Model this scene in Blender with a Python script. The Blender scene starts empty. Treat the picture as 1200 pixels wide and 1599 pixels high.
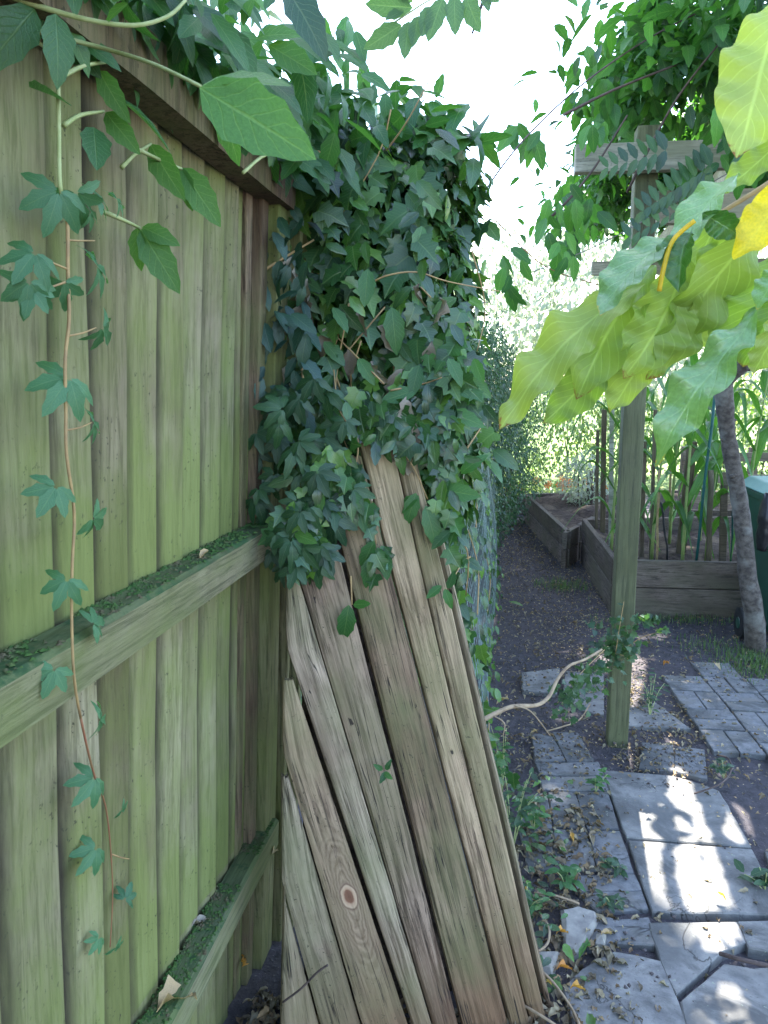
import bpy, math, random
import numpy as np
from mathutils import Vector, Matrix, noise
R = math.radians
random.seed(7)
RNG = np.random.default_rng(7)
S = bpy.context.scene
COL = S.collection

# ------------------------------------------------------------------ camera
H = 1.6
PITCH, YAW = R(9.6), R(9.45)
FPX = 1156.0
cam_d = bpy.data.cameras.new('camera'); cam = bpy.data.objects.new('camera', cam_d); COL.objects.link(cam)
cam.location = (0, 0, H); cam.rotation_euler = (R(90) - PITCH, 0, YAW)
cam_d.sensor_fit = 'AUTO'; cam_d.sensor_width = 36; cam_d.lens = 36 * FPX / 1600
cam_d.clip_start = 0.05; cam_d.clip_end = 500
cam_d.dof.use_dof = True; cam_d.dof.focus_distance = 2.3; cam_d.dof.aperture_fstop = 22.0
S.camera = cam

# ------------------------------------------------------------------ light
SUN_EL, SUN_AZ = R(58), R(4)            # azimuth measured from +Y towards +X
SUND = Vector((math.sin(SUN_AZ) * math.cos(SUN_EL), math.cos(SUN_AZ) * math.cos(SUN_EL), math.sin(SUN_EL)))
w = bpy.data.worlds.new('World'); S.world = w; w.use_nodes = True
nt = w.node_tree; bg = nt.nodes['Background']
sky = nt.nodes.new('ShaderNodeTexSky'); sky.sky_type = 'NISHITA'; sky.sun_disc = False
sky.sun_elevation = SUN_EL; sky.sun_rotation = SUN_AZ
sky.air_density = 1.0; sky.dust_density = 1.0; sky.ozone_density = 1.0
nt.links.new(sky.outputs[0], bg.inputs[0]); bg.inputs[1].default_value = 0.15
sd = bpy.data.lights.new('sun', 'SUN'); sd.energy = 5.0; sd.angle = R(0.5); sd.color = (1, .96, .88)
so = bpy.data.objects.new('sun', sd); COL.objects.link(so)
so.rotation_euler = SUND.to_track_quat('Z', 'Y').to_euler(); so.location = (0, 0, 12)
S.view_settings.view_transform = 'Standard'; S.view_settings.look = 'None'
S.view_settings.gamma = 1; S.view_settings.use_curve_mapping = False
S.view_settings.exposure = 3.0
S.cycles.max_bounces = 8; S.cycles.transparent_max_bounces = 8
S.cycles.use_denoising = True

# ------------------------------------------------------------------ surveying: photo pixel -> place
CP, SP, CY, SY = math.cos(PITCH), math.sin(PITCH), math.cos(YAW), math.sin(YAW)
def ray(px, py):
    u = (px - 600) / FPX; v = (800 - py) / FPX
    y = CP + v * SP; z = -SP + v * CP
    return Vector((u * CY - y * SY, u * SY + y * CY, z))
CAMP = Vector((0, 0, H))
def G(px, py, z=0.0):
    d = ray(px, py); return CAMP + d * ((z - H) / d.z)
def PY(px, py, Y):
    d = ray(px, py); return CAMP + d * (Y / d.y)
def PP(px, py, p0, n):
    d = ray(px, py); return CAMP + d * ((p0 - CAMP).dot(n) / d.dot(n))
def PF(px, py, d0=.60, lean=.05):       # on the leaning fence plane
    d = ray(px, py); return CAMP + d * (-d0 / (d.x - lean * d.z))
def proj(p):
    q = p - CAMP
    x = q.x * CY + q.y * SY; y = -q.x * SY + q.y * CY
    dep = y * CP - q.z * SP; up = y * SP + q.z * CP
    return (600 + FPX * x / dep, 800 - FPX * up / dep, dep) if dep > .01 else (-1e5, -1e5, dep)
def z1(a, b): return (740 + a / 2.463, 950 + b / 2.463)
def z6(a, b): return (900 + a / 4, 950 + b / 4)

# ------------------------------------------------------------------ materials
def mat(name):
    m = bpy.data.materials.new(name); m.use_nodes = True
    n = m.node_tree.nodes; l = m.node_tree.links
    return m, n, l, n['Principled BSDF'], n['Material Output']
def ramp(n, l, src, stops, interp='LINEAR'):
    r = n.new('ShaderNodeValToRGB'); r.color_ramp.interpolation = interp
    e = r.color_ramp.elements
    while len(e) < len(stops): e.new(.5)
    for k, (p, c) in enumerate(stops):
        e[k].position = p; e[k].color = (*c, 1) if len(c) == 3 else c
    l.new(src, r.inputs[0]); return r.outputs[0]
def mth(n, l, op, a, b=None, c=None, clamp=False):
    m = n.new('ShaderNodeMath'); m.operation = op; m.use_clamp = clamp
    for i, v in enumerate((a, b, c)):
        if v is None: continue
        if isinstance(v, (int, float)): m.inputs[i].default_value = v
        else: l.new(v, m.inputs[i])
    return m.outputs[0]
def mixc(n, l, f, a, b, mode='MIX'):
    m = n.new('ShaderNodeMix'); m.data_type = 'RGBA'; m.blend_type = mode
    for s, v in ((0, f), (6, a), (7, b)):
        if isinstance(v, (int, float)): m.inputs[s].default_value = v
        elif isinstance(v, tuple): m.inputs[s].default_value = (*v, 1)
        else: l.new(v, m.inputs[s])
    return m.outputs[2]
def tex(n, l, vec, scale, detail=4, rough=.55, dist=0.0):
    t = n.new('ShaderNodeTexNoise'); t.inputs['Scale'].default_value = scale; t.inputs['Detail'].default_value = detail
    t.inputs['Roughness'].default_value = rough; t.inputs['Distortion'].default_value = dist
    l.new(vec, t.inputs['Vector']); return t.outputs['Fac']
def coords(n, l, scale=(1, 1, 1), uv=False, per_object=True):
    tc = n.new('ShaderNodeTexCoord'); mp = n.new('ShaderNodeMapping'); mp.inputs['Scale'].default_value = scale
    l.new(tc.outputs['UV' if uv else 'Object'], mp.inputs['Vector'])
    if per_object:
        oi = n.new('ShaderNodeObjectInfo'); v = n.new('ShaderNodeVectorMath'); v.operation = 'SCALE'
        v.inputs[0].default_value = (37, 53, 71); l.new(oi.outputs['Random'], v.inputs['Scale'])
        l.new(v.outputs[0], mp.inputs['Location'])
    return mp.outputs[0]
def bump(n, l, h, bs, strength=.4, dist=.01):
    b = n.new('ShaderNodeBump'); b.inputs['Strength'].default_value = strength; b.inputs['Distance'].default_value = dist
    l.new(h, b.inputs['Height']); l.new(b.outputs[0], bs.inputs['Normal'])

def wood(name, pale, dark, algae, algae_amt=.5, grain=1.0, rough=.85, rail_algae=False, axis='z', moss=None, knots=False, uv=False, lowgreen=False, joint=False, gc=1.0, cracks=0.0):
    m, n, l, bs, out = mat(name)
    s = {'z': (1, 1, .06), 'x': (.06, 1, 1), 'y': (1, .06, 1), 'uv': (1, .05, 1)}[axis]
    v = coords(n, l, s, uv); v0 = coords(n, l, (1, 1, 1), uv)
    lo = tex(n, l, v, 9, 5, .6, .6)
    fi = tex(n, l, v, 75 * grain, 8, .72, .5)
    vv = tex(n, l, v, 230 * grain, 3, .6)
    c = mixc(n, l, ramp(n, l, lo, [(.22, (.1, .1, .1)), (.62, (1, 1, 1))]), dark, pale)
    big = tex(n, l, v0, 2.2, 5, .6, .5)
    c = mixc(n, l, ramp(n, l, big, [(.38, (.85, .85, .85)), (.6, (0, 0, 0))]), c, mixc(n, l, 1.0, c, (.50, .47, .42), 'MULTIPLY'))
    c = mixc(n, l, ramp(n, l, fi, [(.40, (gc, gc, gc)), (.52, (0, 0, 0))]), c, tuple(x * .5 for x in dark))
    c = mixc(n, l, mth(n, l, 'MULTIPLY', ramp(n, l, vv, [(.35, (1, 1, 1)), (.6, (0, 0, 0))]), .35 * gc), c, tuple(x * .4 for x in dark))
    al = tex(n, l, v0, 3.2, 6, .6, .3)
    al2 = tex(n, l, coords(n, l, tuple(max(q, .25) for q in s), uv), 14, 5, .65)
    am = mth(n, l, 'ADD', al, mth(n, l, 'MULTIPLY', al2, .6))
    if rail_algae:                        # green growth where water sits, just above the rails and near the ground
        tc = n.new('ShaderNodeTexCoord'); sx = n.new('ShaderNodeSeparateXYZ'); l.new(tc.outputs['Object'], sx.inputs[0])
        for zr, sc in ((1.27, 3.6), (.44, 3.6)):
            dz = mth(n, l, 'SUBTRACT', sx.outputs[2], zr)
            up = mth(n, l, 'GREATER_THAN', dz, 0)
            f = mth(n, l, 'MULTIPLY', mth(n, l, 'SUBTRACT', 1, mth(n, l, 'MULTIPLY', dz, sc), clamp=True), up)
            am = mth(n, l, 'ADD', am, mth(n, l, 'MULTIPLY', f, .42))
    base = .80 + (1 - algae_amt) * .25
    am = ramp(n, l, am, [(max(0, base - .34), (0, 0, 0)), (min(1, base + .06), (1, 1, 1))])
    am = mth(n, l, 'MULTIPLY', am, .85)
    c = mixc(n, l, am, c, mixc(n, l, fi, tuple(x * .6 for x in algae), tuple(min(1, x * 1.25) for x in algae)))
    if joint:  # joint dirt plus painted step shade along both board edges
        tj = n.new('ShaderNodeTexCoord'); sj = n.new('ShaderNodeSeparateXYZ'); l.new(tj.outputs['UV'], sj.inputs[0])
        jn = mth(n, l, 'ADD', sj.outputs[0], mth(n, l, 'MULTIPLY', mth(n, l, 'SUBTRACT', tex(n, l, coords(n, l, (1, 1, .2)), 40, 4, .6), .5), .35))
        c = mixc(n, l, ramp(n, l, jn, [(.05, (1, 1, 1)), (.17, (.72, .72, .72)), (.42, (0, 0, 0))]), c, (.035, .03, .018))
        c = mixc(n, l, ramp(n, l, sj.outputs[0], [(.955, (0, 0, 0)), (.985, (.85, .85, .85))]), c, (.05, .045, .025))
    if lowgreen:                          # rot and damp browning low on the boards
        tc = n.new('ShaderNodeTexCoord'); sx = n.new('ShaderNodeSeparateXYZ'); l.new(tc.outputs['UV'], sx.inputs[0])
        f = ramp(n, l, mth(n, l, 'ADD', sx.outputs[1], mth(n, l, 'MULTIPLY', al, .35)), [(.16, (1, 1, 1)), (.52, (0, 0, 0))])
        c = mixc(n, l, mth(n, l, 'MULTIPLY', f, .8), c, mixc(n, l, fi, (.05, .028, .016), (.22, .115, .06)))
    oi = n.new('ShaderNodeObjectInfo')
    c = mixc(n, l, 1.0, c, ramp(n, l, oi.outputs['Random'], [(0, (.72, .66, .62)), (.35, (1.05, 1.0, .95)), (.65, (.85, .86, .8)), (1, (1.15, 1.1, 1.1))]), 'MULTIPLY')
    sp = tex(n, l, v0, 95, 3, .7); sp2 = tex(n, l, v0, 6, 3)
    spk = mth(n, l, 'MULTIPLY', ramp(n, l, sp, [(.62, (0, 0, 0)), (.68, (1, 1, 1))]), ramp(n, l, sp2, [(.45, (0, 0, 0)), (.6, (1, 1, 1))]))
    c = mixc(n, l, mth(n, l, 'MULTIPLY', spk, .8), c, (.03, .03, .018))
    if moss:
        mo = ramp(n, l, mth(n, l, 'ADD', mth(n, l, 'MULTIPLY', tex(n, l, v0, 26, 6, .7), .6), mth(n, l, 'MULTIPLY', tex(n, l, v0, 6, 3), .5)), [(.54, (0, 0, 0)), (.62, (1, 1, 1))])
        c = mixc(n, l, mo, c, mixc(n, l, tex(n, l, v0, 60, 3), (.015, .035, .02), moss))
    h = mth(n, l, 'ADD', mth(n, l, 'MULTIPLY', fi, 1.0), mth(n, l, 'MULTIPLY', vv, .4))
    if cracks:
        ck = tex(n, l, coords(n, l, (1, .022, 1), uv), 60, 3, .5, .5); cl_ = tex(n, l, v0, 5, 4, .6)
        km = mth(n, l, 'MULTIPLY', ramp(n, l, mth(n, l, 'ABSOLUTE', mth(n, l, 'SUBTRACT', ck, .5)), [(.006, (1, 1, 1)), (.014, (0, 0, 0))]), ramp(n, l, cl_, [(.46, (0, 0, 0)), (.54, (1, 1, 1))]))
        ho = mth(n, l, 'MULTIPLY', ramp(n, l, tex(n, l, coords(n, l, (1, .35, 1), uv), 34, 3, .6), [(.70, (0, 0, 0)), (.72, (1, 1, 1))]), 1.0)
        km = mth(n, l, 'MAXIMUM', km, ho)
        c = mixc(n, l, mth(n, l, 'MULTIPLY', km, cracks), c, (.02, .015, .012)); h = mth(n, l, 'SUBTRACT', h, mth(n, l, 'MULTIPLY', km, 1.2))
    if knots:
        at = n.new('ShaderNodeAttribute'); at.attribute_type = 'OBJECT'; at.attribute_name = 'knot'
        tc = n.new('ShaderNodeTexCoord'); d = n.new('ShaderNodeVectorMath'); d.operation = 'SUBTRACT'
        l.new(tc.outputs['UV'], d.inputs[0]); l.new(at.outputs['Vector'], d.inputs[1])
        mp = n.new('ShaderNodeVectorMath'); mp.operation = 'MULTIPLY'; mp.inputs[1].default_value = (1.15, .8, 0); l.new(d.outputs[0], mp.inputs[0])
        ln = n.new('ShaderNodeVectorMath'); ln.operation = 'LENGTH'; l.new(mp.outputs[0], ln.inputs[0])
        r = mth(n, l, 'ADD', ln.outputs['Value'], mth(n, l, 'MULTIPLY', mth(n, l, 'SUBTRACT', tex(n, l, v0, 30, 3), .5), .012))
        ring = ramp(n, l, mth(n, l, 'MULTIPLY', r, 29), [(.0, (.12, .055, .03)), (.35, (.15, .07, .04)), (.45, (.33, .21, .13)), (.62, (.38, .27, .17)), (.72, (.12, .07, .045)), (.85, (.25, .17, .11))])
        halo = ramp(n, l, mth(n, l, 'FRACT', mth(n, l, 'MULTIPLY', r, 95)), [(0, (.14, .09, .05)), (.5, (.3, .2, .12)), (1, (.14, .09, .05))])
        mp2 = n.new('ShaderNodeVectorMath'); mp2.operation = 'MULTIPLY'; mp2.inputs[1].default_value = (1.3, .30, 0); l.new(d.outputs[0], mp2.inputs[0])
        ln2 = n.new('ShaderNodeVectorMath'); ln2.operation = 'LENGTH'; l.new(mp2.outputs[0], ln2.inputs[0])
        r2 = mth(n, l, 'ADD', ln2.outputs['Value'], mth(n, l, 'MULTIPLY', mth(n, l, 'SUBTRACT', tex(n, l, v0, 22, 4), .5), .03))
        halo = ramp(n, l, mth(n, l, 'FRACT', mth(n, l, 'MULTIPLY', r2, 110)), [(0, (.13, .085, .05)), (.5, (.27, .19, .12)), (1, (.13, .085, .05))])
        c = mixc(n, l, ramp(n, l, r2, [(.03, (.75, .75, .75)), (.075, (0, 0, 0))]), c, halo)
        c = mixc(n, l, ramp(n, l, r, [(.025, (1, 1, 1)), (.031, (0, 0, 0))]), c, ring)
    l.new(c, bs.inputs['Base Color']); bs.inputs['Roughness'].default_value = rough
    bs.inputs['Specular IOR Level'].default_value = .25
    bump(n, l, h, bs, .55, .004)
    return m

def leafmat(name, stops, trans=.35, rough=.42, veins=.35, tip=None, transcol=1.25, spec=.5, side_scale=9.0, neutral=False, clean=False):
    """stops: colours picked by a per-leaf random value."""
    m, n, l, bs, out = mat(name)
    at = n.new('ShaderNodeAttribute'); at.attribute_name = 'rnd'
    oi = n.new('ShaderNodeObjectInfo')
    r = mth(n, l, 'FRACT', mth(n, l, 'ADD', at.outputs['Fac'], oi.outputs['Random']))
    c = ramp(n, l, r, [(i / max(1, len(stops) - 1), s) for i, s in enumerate(stops)])
    tc = n.new('ShaderNodeTexCoord'); sx = n.new('ShaderNodeSeparateXYZ'); l.new(tc.outputs['UV'], sx.inputs[0])
    nz = tex(n, l, coords(n, l, (1, 1, 1)), 40, 4, .6)
    c = mixc(n, l, ramp(n, l, nz, [(.35, (.12, .12, .12) if clean else (.5, .5, .5)), (.65, (0, 0, 0))]), c, mixc(n, l, 1.0, c, (.55, .6, .5), 'MULTIPLY'))
    au = mth(n, l, 'ABSOLUTE', mth(n, l, 'SUBTRACT', sx.outputs[0], .5))
    mid = ramp(n, l, au, [(.012, (1, 1, 1)), (.035, (0, 0, 0))])
    sv = mth(n, l, 'FRACT', mth(n, l, 'SUBTRACT', mth(n, l, 'MULTIPLY', sx.outputs[1], side_scale), mth(n, l, 'MULTIPLY', au, side_scale * .55)))
    svm = ramp(n, l, sv, [(.0, (.8, .8, .8)), (.1, (0, 0, 0)), (.93, (0, 0, 0)), (1, (.8, .8, .8))])
    vm = mth(n, l, 'MAXIMUM', mid, svm)
    c = mixc(n, l, mth(n, l, 'MULTIPLY', vm, veins), c, mixc(n, l, 1.0, c, (.12, .14, .06), 'ADD'))
    if tip:
        tn = mth(n, l, 'ADD', sx.outputs[1], mth(n, l, 'MULTIPLY', mth(n, l, 'SUBTRACT', nz, .5), .25))
        ed = mth(n, l, 'ADD', mth(n, l, 'MULTIPLY', au, .10), mth(n, l, 'MULTIPLY', tn, .90))
        c = mixc(n, l, ramp(n, l, ed, [(.88, (0, 0, 0)), (.93, (1, 1, 1))]), c, tip)
    l.new(c, bs.inputs['Base Color']); bs.inputs['Roughness'].default_value = rough
    bs.inputs['Specular IOR Level'].default_value = spec
    bump(n, l, mth(n, l, 'SUBTRACT', nz, mth(n, l, 'MULTIPLY', vm, .8)), bs, .35, .0025)
    tr = n.new('ShaderNodeBsdfTranslucent'); mx = n.new('ShaderNodeMixShader'); mx.inputs[0].default_value = trans
    l.new(mixc(n, l, 1.0, c, (transcol * (1.05 if neutral else 1.15), transcol * (1.05 if neutral else 1.25), transcol * (.92 if neutral else .5)), 'MULTIPLY'), tr.inputs[0])
    l.new(bs.outputs[0], mx.inputs[1]); l.new(tr.outputs[0], mx.inputs[2]); l.new(mx.outputs[0], out.inputs[0])
    return m

def simple(name, c1, c2, scale=20, rough=.8, b=.3, spec=.3, axis=None, detail=5, c3=None, dist=.005, pits=None):
    m, n, l, bs, out = mat(name)
    v = coords(n, l, axis or (1, 1, 1))
    a = tex(n, l, v, scale, detail, .62)
    c = mixc(n, l, ramp(n, l, a, [(.35, (0, 0, 0)), (.65, (1, 1, 1))]), c1, c2)
    if c3:
        c = mixc(n, l, ramp(n, l, tex(n, l, v, scale * .22, 4, .6), [(.5, (0, 0, 0)), (.62, (1, 1, 1))]), c, c3)
    if pits:
        pt = tex(n, l, v, 120, 3, .7); c = mixc(n, l, ramp(n, l, pt, [(.30, (.8, .8, .8)), (.40, (0, 0, 0))]), c, pits)
        st_ = tex(n, l, v, 3.5, 7, .7, .8); c = mixc(n, l, ramp(n, l, st_, [(.46, (0, 0, 0)), (.60, (.9, .9, .9))]), c, tuple(x * .8 for x in pits))
        li = tex(n, l, v, 48, 4, .6); c = mixc(n, l, ramp(n, l, li, [(.66, (0, 0, 0)), (.72, (.7, .7, .7))]), c, (.28, .30, .22))
        ck = tex(n, l, v, 1.6, 6, .55, 1.2); ckm = mth(n, l, 'MULTIPLY', ramp(n, l, mth(n, l, 'ABSOLUTE', mth(n, l, 'SUBTRACT', ck, .5)), [(.0015, (1, 1, 1)), (.005, (0, 0, 0))]), ramp(n, l, tex(n, l, v, 2.7, 2), [(.5, (0, 0, 0)), (.56, (1, 1, 1))]))
        c = mixc(n, l, mth(n, l, 'MULTIPLY', ckm, .85), c, (.03, .028, .026)); a = mth(n, l, 'SUBTRACT', a, ckm)
        a = mth(n, l, 'ADD', a, mth(n, l, 'MULTIPLY', pt, .5))
    l.new(c, bs.inputs['Base Color']); bs.inputs['Roughness'].default_value = rough
    bs.inputs['Specular IOR Level'].default_value = spec
    bump(n, l, a, bs, b, dist); return m

M = {}
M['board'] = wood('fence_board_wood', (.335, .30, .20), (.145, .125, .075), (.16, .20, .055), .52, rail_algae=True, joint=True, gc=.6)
M['rail'] = wood('fence_rail_wood', (.31, .29, .20), (.16, .15, .10), (.13, .16, .055), .5, axis='y')
M['railtop'] = wood('mossy_rail_wood', (.12, .15, .09), (.06, .08, .05), (.09, .13, .04), .5, axis='y', moss=(.04, .095, .025))
M['post'] = wood('fence_post_wood', (.30, .28, .16), (.15, .14, .075), (.15, .18, .05), .5)
M['brownpost'] = wood('brown_batten_wood', (.24, .18, .12), (.11, .075, .05), (.13, .15, .06), .2)
M['pergola'] = wood('pergola_green_wood', (.14, .15, .09), (.105, .11, .068), (.10, .115, .055), .4, rough=.8, grain=.8)
M['palewood'] = wood('pale_beam_wood', (.62, .62, .55), (.45, .45, .40), (.2, .22, .14), .3, axis='x')  # lightened so the colour carries the sky light and glare on the beams
PK = dict(axis='uv', knots=True, uv=True, lowgreen=True, cracks=.9)
M['plank_brown'] = wood('brown_plank_wood', (.34, .245, .165), (.12, .08, .05), (.13, .13, .06), .22, grain=.8, **PK)
M['plank_tan'] = wood('tan_plank_wood', (.50, .375, .25), (.22, .15, .095), (.20, .18, .09), .2, grain=.85, **PK)
M['plank'] = wood('weathered_plank_wood', (.52, .405, .30), (.20, .145, .10), (.20, .19, .10), .18, axis='uv', knots=True, uv=True, lowgreen=True, grain=.85, cracks=.9)
M['sleeper'] = wood('grey_sleeper_wood', (.21, .17, .15), (.10, .08, .07), (.12, .11, .08), .15, axis='x')
M['sleeper_y'] = wood('grey_sleeper_wood_side', (.18, .15, .14), (.085, .07, .062), (.09, .085, .06), .15, axis='y')
M['stake'] = wood('grey_stake_wood', (.22, .18, .13), (.10, .075, .05), (.12, .12, .06), .2)
M['pallet'] = wood('grey_pallet_wood', (.36, .30, .24), (.18, .14, .10), (.16, .15, .1), .2, axis='x')
M['bamboo'] = simple('bamboo', (.34, .27, .13), (.22, .15, .07), 30)
M['greencane'] = simple('green_plastic_cane', (.01, .07, .06), (.015, .09, .08), 30, .5)
M['blackcane'] = simple('black_cane', (.012, .012, .014), (.03, .03, .03), 30, .5)
M['bark'] = simple('tree_bark', (.12, .105, .09), (.045, .038, .034), 26, .9, .8, .2, (1, 1, 1.3), c3=(.15, .145, .13), dist=.012)
M['stem_pale'] = simple('pale_green_stem', (.36, .40, .18), (.26, .30, .11), 40, .5)
M['stem_tan'] = simple('tan_stem', (.36, .24, .10), (.26, .17, .08), 40, .6)
M['stem_dark'] = simple('dark_twig', (.10, .07, .06), (.05, .035, .03), 40, .8)
M['stem_red'] = simple('reddish_stem', (.25, .09, .05), (.20, .12, .05), 40, .6)
M['branch_tan'] = simple('bare_branch_bark', (.36, .27, .17), (.20, .14, .09), 30, .8, .5)
M['soil'] = simple('bed_soil', (.075, .055, .045), (.03, .022, .018), 25, .95, .9, .15, c3=(.11, .085, .06), dist=.03)
M['moss'] = simple('moss', (.03, .075, .02), (.07, .12, .035), 90, .95, .5, .1, c3=(.10, .085, .05))
M['clod'] = simple('earth_crumb', (.12, .10, .095), (.06, .05, .048), 40, .95)
M['slab'] = simple('paving_slab_stone', (.235, .225, .205), (.145, .14, .135), 16, .85, .5, .3, c3=(.12, .118, .112), detail=9, pits=(.10, .097, .09))
M['brick'] = simple('grey_block_paver', (.19, .187, .185), (.11, .11, .112), 34, .85, .6, .3, c3=(.15, .14, .125), detail=8, pits=(.08, .08, .075))
M['rock'] = simple('broken_stone', (.30, .28, .24), (.18, .165, .15), 22, .9, .8, .2)
M['mesh'] = simple('green_coated_wire', (.12, .19, .18), (.22, .28, .27), 60, .4, .05, .5)
M['wire'] = simple('grey_wire', (.12, .11, .10), (.2, .19, .17), 60, .5, .05, .5)
M['bin'] = simple('bin_green_plastic', (.010, .050, .032), (.013, .062, .04), 12, .42, .03, .5)
M['binlid'] = simple('bin_lid_plastic', (.10, .23, .19), (.12, .26, .21), 12, .45, .03, .5)
M['rubber'] = simple('black_rubber', (.010, .010, .011), (.02, .02, .02), 30, .7)
M['blackbag'] = simple('black_plastic', (.008, .008, .01), (.02, .02, .022), 30, .35, .5)
M['nail'] = simple('pale_nail_head', (.4, .42, .42), (.3, .3, .3), 60, .4)
M['flower'] = simple('orange_petals', (.65, .12, .03), (.6, .22, .05), 30)
M['litter'] = leafmat('litter_leaf', [(.30, .20, .10), (.16, .10, .055), (.40, .32, .20), (.10, .07, .045), (.24, .2, .13)], .1, .8, .1)
M['dryleaf'] = leafmat('dry_tan_leaf', [(.52, .37, .20), (.44, .30, .16), (.56, .42, .26)], .2, .7, .3)
M['orangeleaf'] = leafmat('orange_leaf', [(.60, .30, .05), (.55, .22, .05), (.62, .40, .08)], .25, .6, .3)
M['deadhang'] = leafmat('dead_hanging_leaf', [(.28, .23, .18), (.16, .125, .095), (.36, .31, .25)], .15, .8, .3)
M['ivy'] = leafmat('ivy_leaf', [(.012, .04, .014), (.05, .15, .03), (.02, .07, .03), (.13, .27, .045), (.012, .035, .02), (.06, .16, .05)], .26, .28, .4, spec=.6)
M['ivy_oval'] = leafmat('ivy_oval_leaf', [(.02, .06, .02), (.07, .18, .035), (.02, .055, .03), (.12, .26, .045), (.012, .04, .02), (.07, .17, .06)], .28, .24, .45, spec=.7)
M['strand'] = leafmat('creeper_strand_leaf', [(.06, .17, .07), (.08, .21, .09), (.05, .15, .07)], .35, .4, .4)
M['creeper'] = leafmat('creeper_leaf', [(.035, .12, .035), (.055, .17, .04), (.03, .10, .035), (.08, .21, .05)], .40, .38, .45)
M['creeper_dark'] = leafmat('creeper_dark_leaf', [(.015, .06, .022), (.03, .09, .03), (.012, .045, .022)], .2, .4, .4)
M['blueleaf'] = leafmat('dark_glossy_leaf', [(.015, .05, .05), (.02, .07, .035), (.025, .07, .06)], .15, .3, .3, spec=.5)
M['creeper_big'] = leafmat('creeper_large_leaf', [(.10, .24, .05), (.08, .20, .05)], .5, .45, .5, side_scale=7)
M['vine'] = leafmat('pergola_climber_leaf', [(.03, .10, .03), (.05, .16, .035), (.08, .22, .04), (.025, .08, .045)], .48, .4, .4)
M['wisteria'] = leafmat('wisteria_leaflet', [(.10, .19, .09), (.12, .22, .10), (.09, .17, .09)], .55, .5, .5)
M['yellowgreen'] = leafmat('big_wavy_leaf', [(.15, .25, .05), (.32, .40, .09), (.20, .31, .06), (.40, .45, .12), (.25, .35, .08)], 0.46, .42, .9, tip=(.22, .09, .03), side_scale=11, clean=True)
M['glaucous'] = leafmat('big_wavy_leaf_glossy', [(.16, .29, .10), (.19, .33, .12)], .3, .27, .35, tip=(.40, .30, .04), spec=.9, side_scale=8)
M['darkcurl'] = leafmat('dark_curled_leaf', [(.05, .14, .02), (.06, .16, .03)], .25, .3, .5, spec=.7, side_scale=7)
M['yellow'] = leafmat('yellow_leaf', [(.75, .55, .03), (.72, .50, .03)], .5, .5, .3)
M['corn'] = leafmat('corn_leaf', [(.05, .14, .03), (.07, .19, .035), (.09, .22, .05)], .4, .45, .3, side_scale=1)
M['cornstalk'] = simple('corn_stalk', (.16, .25, .06), (.24, .28, .10), 20, .5)
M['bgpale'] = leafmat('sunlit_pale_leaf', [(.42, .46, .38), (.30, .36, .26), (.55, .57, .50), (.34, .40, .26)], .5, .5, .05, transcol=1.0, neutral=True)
M['bggreen'] = leafmat('garden_shrub_leaf', [(.12, .20, .08), (.08, .14, .05), (.22, .30, .12), (.32, .36, .2)], .4, .5, .05)
M['hedge'] = leafmat('hedge_small_leaf', [(.02, .07, .03), (.04, .11, .045), (.018, .055, .03), (.07, .16, .06)], .3, .4, .1)
M['high'] = leafmat('shade_tree_leaf', [(.04, .09, .03), (.06, .12, .03)], .06, .6, .1)
M['grass'] = leafmat('grass_blade', [(.07, .14, .04), (.10, .18, .05), (.16, .18, .08)], .3, .5, .0)
M['sprig'] = leafmat('sprig_leaf', [(.03, .08, .04), (.06, .13, .04), (.025, .06, .04)], .3, .4, .2)

def ground_mat():
    m, n, l, bs, out = mat('bare_earth')
    v = coords(n, l, (1, 1, 1), per_object=False)
    a = tex(n, l, v, 1.3, 6, .6); b = tex(n, l, v, 28, 8, .7); c3 = tex(n, l, v, 140, 4, .6)
    c = mixc(n, l, ramp(n, l, b, [(.35, (0, 0, 0)), (.65, (1, 1, 1))]), (.045, .041, .044), (.11, .10, .108))
    c = mixc(n, l, ramp(n, l, a, [(.42, (0, 0, 0)), (.62, (.7, .7, .7))]), c, (.08, .068, .07))
    c = mixc(n, l, ramp(n, l, c3, [(.64, (0, 0, 0)), (.7, (1, 1, 1))]), c, (.27, .24, .20))
    sx = n.new('ShaderNodeSeparateXYZ'); tc = n.new('ShaderNodeTexCoord'); l.new(tc.outputs['Object'], sx.inputs[0])
    far = mth(n, l, 'SUBTRACT', sx.outputs[1], mth(n, l, 'MULTIPLY', a, 3))
    f = ramp(n, l, mth(n, l, 'MULTIPLY', far, .05), [(.47, (0, 0, 0)), (.52, (1, 1, 1))])
    c = mixc(n, l, f, c, mixc(n, l, b, (.09, .15, .04), (.18, .23, .08)))
    l.new(c, bs.inputs['Base Color']); bs.inputs['Roughness'].default_value = .95; bs.inputs['Specular IOR Level'].default_value = .15
    bump(n, l, mth(n, l, 'ADD', b, mth(n, l, 'MULTIPLY', c3, .4)), bs, .8, .02)
    return m
M['ground'] = ground_mat()

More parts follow.
